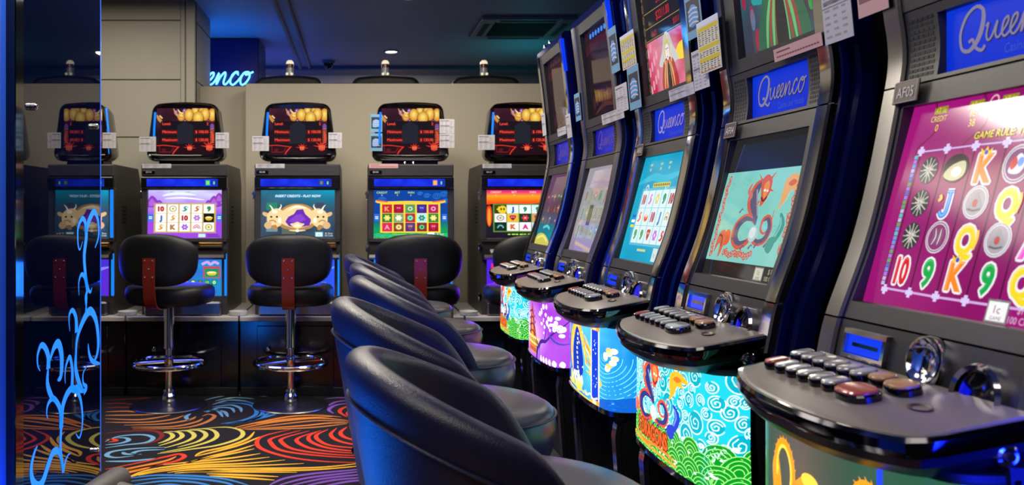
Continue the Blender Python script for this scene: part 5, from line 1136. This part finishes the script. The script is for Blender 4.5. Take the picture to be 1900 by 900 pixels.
        A.line([(u0 - .03, .010), (u0 + .17, .004)], .005, (226, 190, 60), 8, smooth=1)
        A.line([(u0 + .105, .03), (u0 + .12, .02), (u0 + .135, .03), (u0 + .15, .018), (u0 + .17, .028)], .006, (245, 250, 255), 9)
        A.tu = lambda u: u + .075
        A.rect(.375, 0, .072, h, (236, 246, 255), 6); A.rect(.384, 0, .054, h, (20, 60, 200), 7)
        for yy in (.0, h - .020): A.rect(.374, yy, .074, .018, (240, 160, 60), 8); A.rect(.392, yy + .003, .03, .012, (255, 220, 190), 9)
        for q in range(22): r = random.uniform(.0012, .004); A.ell(random.gauss(.411, .011), random.uniform(.06, .22), r, r, (214, 236, 255), 9, 8)
        A.tu = None
        for q in range(9): A.ell(random.uniform(.535, .61), random.uniform(.13, .20), .013, .010, random.choice([(255, 246, 220), (250, 196, 110), (255, 230, 180)]), 5, 10)
        for x, y in ((.34, .22), (.30, .18), (.48, .235), (.35, .10)): A.line([(x, y), (x + .014, y + .006), (x + .02, y - .002)], .007, (240, 206, 140), 5, taper=1)
        A.blob([(.50, .0), (.53, .03), (w, .05), (w, 0)], (14, 90, 190), 5); A.ell(.50, .012, .02, .012, (250, 170, 60), 6)
    elif k == 3:
        A.field(0, 0, w, h, lambda u, v: mixc((150, 50, 196), (236, 196, 250), max(0, 1 - math.hypot((u - .42) * 2.6, (v - .42) * 1.8)) + .25 * vn(u * 6, v * 6, 2)), 26, 20, 0)
        A.tu = lambda u: .28 + (u - .13) * 1.9
        A.poly([(u0 - .01, .05), (u0 + .005, .17), (u0 + .03, .25), (u0 + .055, .16), (u0 + .075, .05)], (170, 66, 50), 2); A.poly([(u0 + .012, .06), (u0 + .03, .2), (u0 + .048, .06)], (230, 150, 70), 3)
        for q in range(5): A.line([(u0 - .01, .07 + q * .03), (u0 + .03, .085 + q * .03), (u0 + .07 - q * .006, .07 + q * .03)], .008, (110, 40, 50), 3)
        A.rect(u0 - .02, .055, .12, .04, (246, 190, 60), 4); A.rect(u0 - .015, .060, .11, .030, (246, 226, 130), 5)
        for q in range(6): A.rect(u0 - .01 + q * .018, .066, .011, .018, (150, 66, 40), 6)
        A.rect(u0 - .01, .02, .09, .032, (226, 130, 60), 4)
        for q in range(5): A.rect(u0 + q * .016, .026, .010, .018, (130, 46, 60), 5)
        A.tu = lambda u: u + .09
        D = (66, 36, 130)
        A.line([(.28, .0), (.30, .05), (.36, .09), (.42, .10), (.50, .15), (.56, .20)], .028, D, 6, taper=2); A.line([(.29, .03), (.27, .10), (.24, .15), (.23, .19)], .012, D, 6, taper=2); A.line([(.34, .08), (.33, .03), (.36, .01)], .014, (50, 80, 170), 6, taper=2)
        A.line([(.40, .10), (.42, .15), (.40, .2)], .010, D, 6, taper=2); A.line([(.46, .13), (.52, .10), (.58, .11)], .012, (60, 70, 170), 6, taper=2)
        for q in range(34): x, y = random.gauss(.44, .06), random.gauss(.185, .03); A.ell(x, y, random.uniform(.006, .016), random.uniform(.005, .012), random.choice([(255, 246, 255), (246, 226, 255), (255, 255, 255)]), 7, 9)
        for q in range(10): A.ell(random.gauss(.25, .02), random.gauss(.16, .03), .007, .006, (110, 60, 170), 7, 8)
        for q in range(6): A.blob([(.34 + q * .035, .012), (.35 + q * .035, .03), (.365 + q * .035, .02), (.36 + q * .035, .004)], (255, 240, 255), 7)
    else:
        A.field(0, 0, w, h, lambda u, v: mixc(mixc((40, 74, 60), (96, 84, 74), max(0, 1 - abs(u - .40) * 3.6)), (24, 120, 70), .6 * max(0, u - .55) + .4 * vn(u * 5, v * 5, 3) * (u < .2)), 24, 14, 0)
        A.tu = lambda u: u + .035
        G, Y2 = (236, 150, 20), (255, 206, 60)
        for x, k2 in ((u0 + .05, 1.0), (u0 + .30, 1.05)):
            A.ring(x + .02, h - .105, .036 * k2, .052 * k2, .018, G, 3, -.5, PI * 1.15, 22); A.ring(x + .02, h - .105, .030 * k2, .046 * k2, .007, Y2, 4, -.4, PI * 1.1, 22)
            for q in range(14): a = -.4 + q * .28; A.line([(x + .02 + .04 * k2 * math.cos(a), h - .105 + .056 * k2 * math.sin(a)), (x + .02 + .05 * k2 * math.cos(a + .1), h - .105 + .066 * k2 * math.sin(a + .1))], .006, G, 3, taper=2, smooth=1)
            A.line([(x + .055, h - .12), (x + .03, h - .18), (x - .01, h - .23), (x + .03, h - .27)], .034, G, 3, taper=1); A.line([(x + .05, h - .13), (x + .02, h - .19), (x, h - .23)], .012, Y2, 4, taper=1)
            A.blob([(x - .03, h - .10), (x - .01, h - .075), (x + .005, h - .11), (x + .01, h - .16), (x - .02, h - .17), (x - .03, h - .13)], G, 4); A.ell(x - .008, h - .105, .006, .008, Y2, 5)
            for q in range(9): A.ell(x + random.uniform(-.03, .03), h - random.uniform(.16, .26), .012, .009, random.choice([G, Y2, (206, 110, 20)]), 4, 9)
        cx = u0 + .165
        A.blob([(cx - .05, h - .115), (cx - .03, h - .095), (cx, h - .088), (cx + .03, h - .095), (cx + .05, h - .115), (cx, h - .108)], (226, 150, 30), 3); A.ell(cx, h - .095, .028, .014, (255, 206, 70), 4); A.rect(cx - .058, h - .125, .116, .010, (176, 120, 60), 3)
        for q in (-.042, -.028, .028, .042): A.rect(cx + q - .004, 0, .008, h - .125, (150, 118, 80), 2)
        A.rect(cx - .05, h - .15, .10, .008, (150, 118, 80), 2)
        for q in range(8): A.line([(.2 + q * .05, .02), (.22 + q * .05, .05), (.25 + q * .05, .04)], .006, (120, 206, 40), 3, taper=1)
        A.tu = None; A.rect(.06, 0, .012, h, (70, 206, 150), 5)
        A.rect(BW - .20, 0, .012, h, (20, 60, 240), 5)
    return A.clip(0, 0, w, h)
YC = [1.3875 + .75 * q for q in range(5)]
def fpos(k, px, py, off=.008):
    """the point on machine k's front plane that the photo shows at a pixel: local y and z"""
    z = 1.6
    for _ in range(8):
        Y = (fx(z) + 1.25 - off) * F / (px - VX); z = CH - (py - VY) * Y / F
    return Y - YC[k], z
def fcard(k, name, x0, y0, x1, y1, kind, parent, out=.010):
    """a card on the front of machine k: photo pixels of its far top corner and its near bottom corner"""
    (a, z1), (b, z0) = fpos(k, x0, y0), fpos(k, x1, y1); w, h = a - b, z1 - z0
    o = Vector((fx(z0) - out, a, z0)); v = Vector((fx(z1) - fx(z0), 0, h)); L = v.length; v.normalize(); u = Vector((0, -1, 0)); return card(name, w, L, kind, parent, (o, u, v, -(u.cross(v)).normalized() * (1 if (u.cross(v)).x > 0 else -1)))
NEARL = ['slot machine with plate AF05 and a magenta reel screen, its right side outside the photo', 'slot machine with plate AF04 and a grey dragon picture on its dark screen', 'slot machine with a cyan reel screen and a blue-and-gold lit belly glass',
         'slot machine with brushed trim, a washed-out pale screen and a purple lit belly glass', 'slot machine at the far end of the near row, blue-lit top corner']
def near_machine(k):
    t = thing('slot_machine', NEARL[k], 'slot machine', (1.25, YC[k], 0), 0, 'upright machines of the near row')
    P = lambda name, key, fn, m, par=None, sm=True: link(name, cm('n' + key, lambda: fn().mesh(name, m, sm)), par or t)
    tm = M['satin'] if k in (0, 3) else M['chrome']
    P('cabinet', 'cab', r_cab, M['matteblack'], None, False); P('door_shell', 'door', r_door, M['navygloss'])
    [P('edge_trim', 'trim%d%d' % (sd, k in (0, 3)), lambda: r_trim(sd), tm) for sd in (-1, 1)]
    P('screen_bezel', 'bez', r_bezel, M['greyplastic']); P('top_bezel', 'ubez', r_upbezel, M['greyplastic']); P('lower_panel', 'low', r_lower, M['greyplastic'])
    hp = P('header_panel', 'hdr', r_header, M['greyplastic'])
    for key, y0, y1 in (('ga', .150, .218), ('gb', -.222, -.176)): P('speaker_grille', key, lambda: r_grille(y0, y1), M['matteblack'], hp)
    y0 = .218
    link('main_screen', art_rmain(k).mesh('main_screen', lambda u, v, d: (fx(1.107) + (fx(1.485) - fx(1.107)) * v / MH + .026 - d, y0 - u, 1.107 + v), M['screen'] if k in (0, 2) else M['screendim'], .0002), t)
    link('top_screen', art_rup(k).mesh('top_screen', lambda u, v, d: (fx(1.708) + (fx(2.10) - fx(1.708)) * v / UH + .024 - d, .165 - u, 1.708 + v), M['screendim'], .0002), t)
    link('sign_glass', art_head(k).mesh('sign_glass', lambda u, v, d: (fx(1.536) + (fx(1.652) - fx(1.536)) * v / HH + .022 - d, .138 - u, 1.536 + v), M['sign'], .0003), hp)
    # number plate
    if k < 3:
        mb = MB().box(-.0, .003, -.036, .036, 0, .043, .001); pl = link('number_plate', cm('nplate', lambda: mb.mesh('number_plate', M['plate'])), t); pl.location = (fx(1.50) - .010, .200, 1.492); pl.rotation_euler = (0, .16, 0)
        A = Art(); A.text('AF0%d' % (5 - k), 0, .011, .021, (214, 206, 204), 2, .8, 0, 'c'); [A.line(p, .0012, (190, 170, 165), 1, smooth=1) for p in ([(-.031, .002), (.031, .002)], [(.031, .002), (.031, .043)], [(.031, .043), (-.031, .043)], [(-.031, .043), (-.031, .002)])]
        link('plate_lettering', A.mesh('plate_lettering', lambda u, v, d: (-.0004 - d, -u, v), M['paper'], .0003), pl)
    # lower panel fittings
    def bill():
        mb = MB(); slab(mb, .07, .195, 1.004, 1.013, -.006, .006); slab(mb, .07, .195, 1.049, 1.058, -.006, .006); slab(mb, .07, .079, 1.004, 1.058, -.006, .006); slab(mb, .186, .195, 1.004, 1.058, -.006, .006); return mb
    bf = P('bill_slot', 'bill', bill, M['chrome']); P('lit_lens', 'lens', lambda: slab(MB(), .08, .185, 1.014, 1.048, -.001, .005), M['bezelblue'], bf); P('slot_mouth', 'mouth', lambda: slab(MB(), .095, .17, 1.027, 1.034, -.0016, .003), M['glossblack'], bf)
    cup = link('coin_cup', cm('ncup', lambda: MB().lathe([(0, -.0012), (.012, -.0018), (.024, -.004), (.033, -.009), (.038, -.0135), (.042, -.013), (.0435, -.008), (.0435, .008)], (0, 0, 0), 'x', 30).mesh('coin_cup', M['chrome'])), t)
    cup.location = (fx(1.032) + .0035, -.035, 1.032); cup.rotation_euler = (0, .22, 0)
    po = link('payout_cup', cm('npay', lambda: MB().lathe([(.040, -.010), (.046, -.014), (.050, -.008), (.050, .006), (.040, .006)], (0, 0, 0), 'x', 28).mesh('payout_cup', M['chrome'])), t)
    po.location = (fx(1.0) + .0, -.155, 1.002); po.rotation_euler = (0, .2, 0)
    link('recess', cm('nrec', lambda: MB().lathe([(0, -.0045), (.036, -.004), (.041, -.006)], (0, 0, 0), 'x', 24).mesh('recess', M['glossblack'])), po)
    link('lit_lens', cm('nlit%d' % (k > 1), lambda: MB().lathe([(.0, -.0058), (.020, -.0075), (.036, -.0062), (.037, -.004)] if k > 1 else [(.012, -.0058), (.020, -.0085), (.032, -.0075), (.036, -.005)], (0, 0, 0), 'x', 16, -1.1 if k > 1 else -.75, PI + 1.1 if k > 1 else .55).mesh('lit_lens', M['cupblue'])), po)
    # tray and buttons
    tr = P('tray', 'under', r_under, M['blackplastic']); P('tray_trim', 'ttrim', r_tray_trim, M['darkchrome'], tr); P('deck', 'deck', r_deck, M['deckplastic'], tr)
    lk = link('key_lock', cm('nlock', lambda: MB().lathe([(0, -.007), (.006, -.007), (.007, -.003), (.012, -.004), (.016, -.002), (.018, .004)], (0, 0, 0), 'y', 20).mesh('key_lock', M['chrome'])), tr); lk.location = (.892 - 1.25, -.262, .945)
    sl = math.atan(.19)
    def btn(y, X, w, l, c):
        b = link('button', cm('nb%.3f%.3f' % (w, l), lambda: RB(w, l).mesh('button', M['glossblack'])), t); b.location = (X - 1.25, y, tz(X - 1.25) + .0022); b.rotation_euler = (0, -sl, 0)
        link('button_cap', cm('nc%.3f%.3f%s' % (w, l, c), lambda: RC(w, l).mesh('button_cap', M[c])), b)
    for q in range(6): btn(.205 - q * .039, .815, .034, .046, 'btnred' if q == 0 else 'btncap')
    for q in range(6): btn(.225 - q * .039, .876, .034, .046, 'btncap')
    btn(-.055, .812, .078, .056, 'btnred' if k == 0 else 'btncap'); btn(-.015, .880, .046, .040, 'btntan'); btn(-.072, .874, .060, .044, 'btntan')
    ov = link('thumb_recess', cm('nov', lambda: MB().lathe([(0, -.001), (.012, 0), (.018, .003), (.020, .003)], n=20).mesh('thumb_recess', M['plate'])), t); ov.location = (.845 - 1.25, -.155, tz(.845 - 1.25) + .001); ov.rotation_euler = (0, -sl, 0); ov.scale = (.7, 1.1, 1)
    # belly glass and pedestal
    P('belly_core', 'core', r_core, M['matteblack'])
    link('belly_glass', art_rbelly(k).split(.022).mesh('belly_glass', lambda u, v, d: bel(u, v, .003 + d), M['belly'], .00016), t)
    P('belly_frame', 'bfr', r_bframe, M['glossblack']); P('pedestal', 'ped', r_ped, M['matteblack'], None, False); P('pedestal_trim', 'ptr' + str(k in (0, 3)), r_pedtrim, tm)
    C_ = {0: [('pay_card', 1588, -60, 1652, 14, 'p')],
          1: [('pay_card', 1302, 45, 1351, 124, 'y'), ('pay_card', 1521, -55, 1587, 66, 'w'), ('notice_strip', 1437, 93, 1529, 84, 'p')],
          2: [('pay_card', 1151, 70, 1183, 118, 'y'), ('photo_card', 1164, 128, 1192, 198, 'b'), ('photo_card', 1270, -6, 1307, 62, 'b'), ('pay_card', 1284, 98, 1319, 160, 'w'), ('notice_strip', 1242, 169, 1291, 173, 'w')],
          3: [('photo_card', 1066, 176, 1080, 222, 'b'), ('photo_card', 1128, 57, 1152, 130, 'b'), ('pay_card', 1142, 162, 1168, 203, 'w'), ('notice_strip', 1117, 214, 1160, 218, 'w')],
          4: [('pay_card', 1005, 212, 1015, 250, 'w'), ('pay_card', 1050, 214, 1063, 254, 'w'), ('notice_strip', 1035, 240, 1052, 248, 'w')]}[k]
    for c in C_: fcard(k, *c, t, .024 if c[-1] == 'y' and k == 1 else .010)
    if k > 2: link('corner_glint', cm('ncorner', lambda: slab(MB(), -HW - .005, -HW + .008, 1.99, 2.152, -.0075, .010).mesh('corner_glint', M['bezelblue'])), t)  # glowing strip imitates blue light caught on the chrome corner, not a lamp
    if k == 4:
        for y in (.05, .17): link('stud', cm('fstud', None), t).location = (fx(2.15) + .02, y, 2.19)
    return t
for k in range(5): near_machine(k)
# ------------------------------------------------------------------ bar stools in front of the far machines
def sup(a, n): c = math.cos(a); return math.copysign(abs(c) ** (2 / n), c)
def pad(w, h, t, curve, n=3.2, nx=14, top=.0, sides=.0):
    """a padded back: rounded rectangle w x h, thickness t, wrapped towards +y at its sides"""
    mb = MB(); N = 44; rings = []
    for s, d in ((.0, -1.0), (.35, -1.0), (.62, -.98), (.80, -.88), (.91, -.66), (.975, -.33), (1.0, 0), (.975, .33), (.91, .62), (.80, .80), (.60, .88), (.3, .92), (0, .92)):
        r = []
        for k in range(N):
            a = 2 * PI * k / N; x = w / 2 * s * sup(a, n); z = h / 2 * s * sup(a - PI / 2, n)
            z += top * (1 - (2 * x / w) ** 2) * (z > 0) * (2 * z / h); x *= 1 + sides * (2 * z / h)
            r.append((x, d * t / 2 + curve * x * x, z))
        rings.append(r)
    return mb.loft(rings, True, False, False)
def make_stool():
    t = thing('bar_stool', '', 'bar stool', (0, 0, 0), 0, 'bar stools facing the far machines')
    b = obj('backrest', pad(.56, .325, .075, .95, 2.9, top=.012, sides=.04), M['stoolleather'], t, True, 60); b.location = (0, -.225, .968)
    mb = MB(); N = 40; rings = []
    for s, z in ((0, .672), (.80, .672), (.93, .684), (.985, .71), (1.0, .745), (.985, .775), (.93, .795), (.80, .803), (.4, .808), (0, .808)):
        rings.append([(.285 * s * sup(2 * PI * k / N, 2.8), .02 + .235 * s * sup(2 * PI * k / N - PI / 2, 2.8), z) for k in range(N)])
    obj('seat', mb.loft(rings, True, False, False), M['stoolleather'], t, True, 60)
    mb = MB(); P = [(-.276, .99), (-.279, .90), (-.275, .80), (-.262, .72), (-.235, .672), (-.17, .655), (0, .655)]
    mb.loft([[(-.040, y - .004, z), (.040, y - .004, z), (.040, y + .008, z + .006 * (z < .7)), (-.040, y + .008, z + .006 * (z < .7))] for y, z in [tuple(p) for p in catmull(P, 5)]])
    br = obj('bracket', mb, M['mahogany'], t)
    for x, z in ((-.026, .972), (.026, .972), (0, .92), (-.026, .868), (.026, .868)):
        link('rivet', cm('rivet', lambda: MB().lathe([(0, -.005), (.005, -.004), (.0075, 0), (.0075, .003)], (0, 0, 0), 'y', 12).mesh('rivet', M['chrome'])), br).location = (x, -.281, z)
    obj('column', MB().lathe([(0, .67), (.034, .67), (.034, .395), (.036, .39), (.036, .38), (.025, .375), (.025, .05), (0, .05)], n=24), M['chrome'], t)
    mb = MB(); R = .236
    mb.tube([(R * math.cos(a), R * math.sin(a), .285) for a in [2 * PI * k / 48 for k in range(48)]], .0155, 12, True)
    f = obj('foot_ring', mb, M['chrome'], t)
    for a in (.5, PI + .5):
        mb = MB(); mb.tube([(.02 * math.cos(a), .02 * math.sin(a), .292), (R * math.cos(a), R * math.sin(a), .285)], .010, 8); obj('spoke', mb, M['chrome'], f)
    obj('collar', MB().lathe([(.024, .32), (.030, .318), (.032, .27), (.028, .26), (.024, .258)], n=20), M['chrome'], f)
    obj('base', MB().lathe([(0, .034), (.05, .034), (.10, .030), (.20, .019), (.245, .011), (.252, .006), (.25, 0), (0, 0)], n=48), M['satin'], t)
    obj('flange', MB().lathe([(.026, .115), (.036, .112), (.040, .10), (.036, .085), (.048, .07), (.052, .05), (.046, .034), (.0, .032)], n=24), M['chrome'], t)
    return t
st0 = make_stool()
SL = ['black bar stool hidden behind the dark glass panel, before the leftmost far machine', 'turned black bar stool before the purple-screen machine, its red-brown bracket off centre', 'black bar stool squarely before the golden cow machine, red-brown bracket centred on its back',
      'black bar stool before the teal-screen machine, behind the row of tub chairs', 'black bar stool before the sunset-screen machine, mostly behind the near row']
SP = [(-2.03, 5.43, .0), (-1.255, 5.43, -.24), (-.448, 5.43, 0.02), (.385, 5.42, .02), (1.12, 5.40, .1)]
for q, (x, y, r) in enumerate(SP):
    s = st0 if q == 0 else dup(st0, (x, y, 0), r, SL[q])
    s.location = (x, y, 0); s.rotation_euler = (0, 0, r); s['label'] = SL[q]

# ------------------------------------------------------------------ tub chairs in front of the near row; their fronts point to +x
def rimz(x): d = x + .275; return 1.058 - .40 * d - 4.0 * max(0, d - .28) ** 2
def shell():
    rings = []; A0 = math.radians(56); N = 72
    for k in range(N + 1):
        a = A0 + (2 * PI - 2 * A0) * k / N; c, s = math.cos(a), math.sin(a)
        ro, ri, rb = .278, .212, .205; ry = .90
        e = min(1, min(k, N - k) / 8); zt = max(rimz(ro * c) - .055 * (1 - e) ** 2, .77); zb = .585; th = (ro - ri) * (.45 + .55 * math.sin(e * PI / 2)); ri = ro - th; r = th / 2
        pr = [(rb - .02, zb - .012), (rb, zb), (rb + (ro - rb) * .45, zb + (zt - zb) * .42), (ro - .006, zt - .075), (ro - .001, zt - .045)]
        pr += [(ro - r + r * math.cos(b), zt - r * .85 + r * .85 * math.sin(b)) for b in [PI * q / 10 for q in range(11)]]
        pr += [(ri, zt - .05), (ri - .006, zt - .12), (ri - .02, .74), (ri - .03, .70)]
        rings.append([(p * c, p * s * ry, z) for p, z in pr])
    return MB().loft(rings, False, False, False), rings
def make_chair():
    t = thing('tub_chair', '', 'chair', (0, 0, 0), 0, 'tub chairs of the near row')
    mb, rings = shell()
    for e in (0, -1):
        r = rings[e]; mb.add(r, [list(range(len(r)))])
    sh = obj('back_shell', mb, M['leather'], t, True, 60)
    mb = MB(); mb.tube([(r[3][0] * 1.004, r[3][1] * 1.004, r[3][2] - .012) for r in rings[2:-2]], .0035, 6); obj('piping', mb, M['leather'], sh)
    mb = MB(); N = 48; ring = []
    def sx(a, s): x, y = math.cos(a), math.sin(a); return ((.045 + .262 * x * (1.0 if x > 0 else .86)) * 1.0 * s + .045 * (1 - s), .238 * y * s)
    for s, z in ((0, .655), (.86, .655), (.95, .67), (.99, .70), (1.0, .735), (.985, .765), (.95, .782), (.88, .792), (.6, .799), (.3, .802), (0, .803)):
        ring.append([(*sx(2 * PI * k / N, s), z + (.006 * math.sin(k * 2.6) * (0 < s) if .69 < z < .74 else 0)) for k in range(N)])
    se = obj('seat', mb.loft(ring, True, False, False), M['seatleather'], t, True, 60)
    mb = MB(); mb.tube([(*sx(2 * PI * k / N, .992), .768) for k in range(N)], .0035, 6, True); obj('piping', mb, M['leather'], se)
    obj('seat_pan', MB().lathe([(0, .56), (.09, .56), (.19, .585), (.205, .60), (.20, .66), (0, .66)], n=36), M['blackplastic'], t)
    obj('column', MB().lathe([(0, .565), (.034, .565), (.034, .33), (.026, .325), (.026, .04), (0, .04)], n=24), M['chrome'], t)
    obj('base', MB().lathe([(0, .05), (.04, .05), (.06, .034), (.20, .016), (.238, .008), (.236, 0), (0, 0)], n=44), M['chrome'], t)
    R = .20; mb = MB(); mb.tube([(R * math.cos(a), R * math.sin(a), .27) for a in [2 * PI * k / 40 for k in range(40)]], .012, 10, True)
    for a in (PI / 2, -PI / 2): mb.tube([(0.02 * math.cos(a), .02 * math.sin(a), .27), (R * math.cos(a), R * math.sin(a), .27)], .009, 8)
    obj('foot_ring', mb, M['chrome'], t)
    return t
ch0 = make_chair()
CL = ['navy leather tub chair nearest the camera, cut off by the bottom edge', 'navy leather tub chair second from the camera, its outer back in full view', 'third tub chair from the camera along the near row', 'fourth tub chair from the camera along the near row', 'farthest tub chair of the near row, before the last machine']
CP = [(.252, 1.55, .0, 0), (.205, 2.14, .0, .012), (.245, 2.89, .05, .012), (.238, 3.62, .0, .008), (.20, 4.38, .0, .015)]
for q, (x, y, r, dz) in enumerate(CP):
    s = ch0 if q == 0 else dup(ch0, (x, y, 0), r, CL[q])
    s.location = (x, y, 0); s.rotation_euler = (0, 0, r); s['label'] = CL[q]; s.scale = (1, 1, (.965 if q == 0 else 1))

# ------------------------------------------------------------------ light
def area(name, loc, size, energy, col, rot=(0, 0, 0), sy=None, spread=PI):
    l = bpy.data.lights.new(name, 'AREA'); l.energy = energy; l.color = lin(col) if max(col) > 1 else col; l.size = size
    if sy: l.shape = 'RECTANGLE'; l.size_y = sy
    l.spread = spread
    o = bpy.data.objects.new(name, l); C.objects.link(o); o.location = loc; o.rotation_euler = rot; return o
WARM, BLU_ = (255, 244, 226), (8, 120, 255)
area('downlight_lamp', (-.9, .3, 2.97), 2.6, 46, WARM, sy=1.6)
area('downlight_lamp', (-.45, 2.7, 2.97), .5, 34, WARM)
area('downlight_lamp', (-.55, 4.3, 2.97), .9, 60, WARM, sy=.5)
area('downlight_lamp', (-1.9, 5.4, 2.97), 1.2, 24, WARM)
area('downlight_lamp', (.5, 5.2, 2.97), .9, 40, WARM, sy=.5)
area('downlight_lamp', (.35, 8.75, 2.97), .2, 24, WARM)
area('downlight_lamp', (-1.2, 8.9, 2.97), .3, 10, WARM)
area('column_blue_led', (-1.06, 2.45, .07), .07, 17, BLU_, (0, PI + .22, 0), 1.5)
area('row_blue_led', (1.08, .80, .86), .5, 16, (10, 30, 255), (PI / 2, 0, -.15), spread=1.3)
area('sign_blue_led', (-1.3, 7.6, 2.40), .5, 4, BLU_, (PI, 0, 0))
area('far_teal_led', (1.75, 8.4, 2.35), .4, 1.3, (40, 220, 230), (PI, 0, 0))
area('far_blue_led', (-.95, 9.0, 2.2), .4, 3, (10, 90, 255), (PI, 0, 0))
for q, c in enumerate(((30, 60, 255), (60, 70, 255), (16, 60, 255), (30, 110, 255), (120, 40, 255))):
    area('belly_lamp', (XB[q] - .08, YB - .035, .81), .5, 3.2, c, (-PI / 2, 0, 0), .24)
w = bpy.data.worlds.new('room_air'); SC.world = w; w.use_nodes = True
w.node_tree.nodes['Background'].inputs[0].default_value = (.55, .62, 1.0, 1); w.node_tree.nodes['Background'].inputs[1].default_value = .03

# ------------------------------------------------------------------ camera
cam = bpy.data.cameras.new('camera'); co = bpy.data.objects.new('camera', cam); C.objects.link(co)
co.location = (0, 0, CH); co.rotation_euler = (PI / 2, 0, 0)
cam.sensor_fit = 'HORIZONTAL'; cam.sensor_width = 36.0; cam.lens = 36.0 * F / 1900.0
cam.shift_x = (950 - VX) / 1900.0; cam.shift_y = -(450 - VY) / 1900.0
cam.clip_start = .05
cam.dof.use_dof = True; cam.dof.focus_distance = 2.7; cam.dof.aperture_fstop = 5.0
SC.camera = co
SC.view_settings.view_transform = 'Standard'; SC.view_settings.look = 'None'; SC.view_settings.gamma = 1.0; SC.view_settings.exposure = 0.0; SC.view_settings.use_curve_mapping = False
SC.cycles.max_bounces = 8; SC.cycles.glossy_bounces = 5; SC.cycles.diffuse_bounces = 4; SC.cycles.caustics_reflective = False; SC.cycles.caustics_refractive = False; SC.cycles.sample_clamp_indirect = 4.0
SC.cycles.use_denoising = True
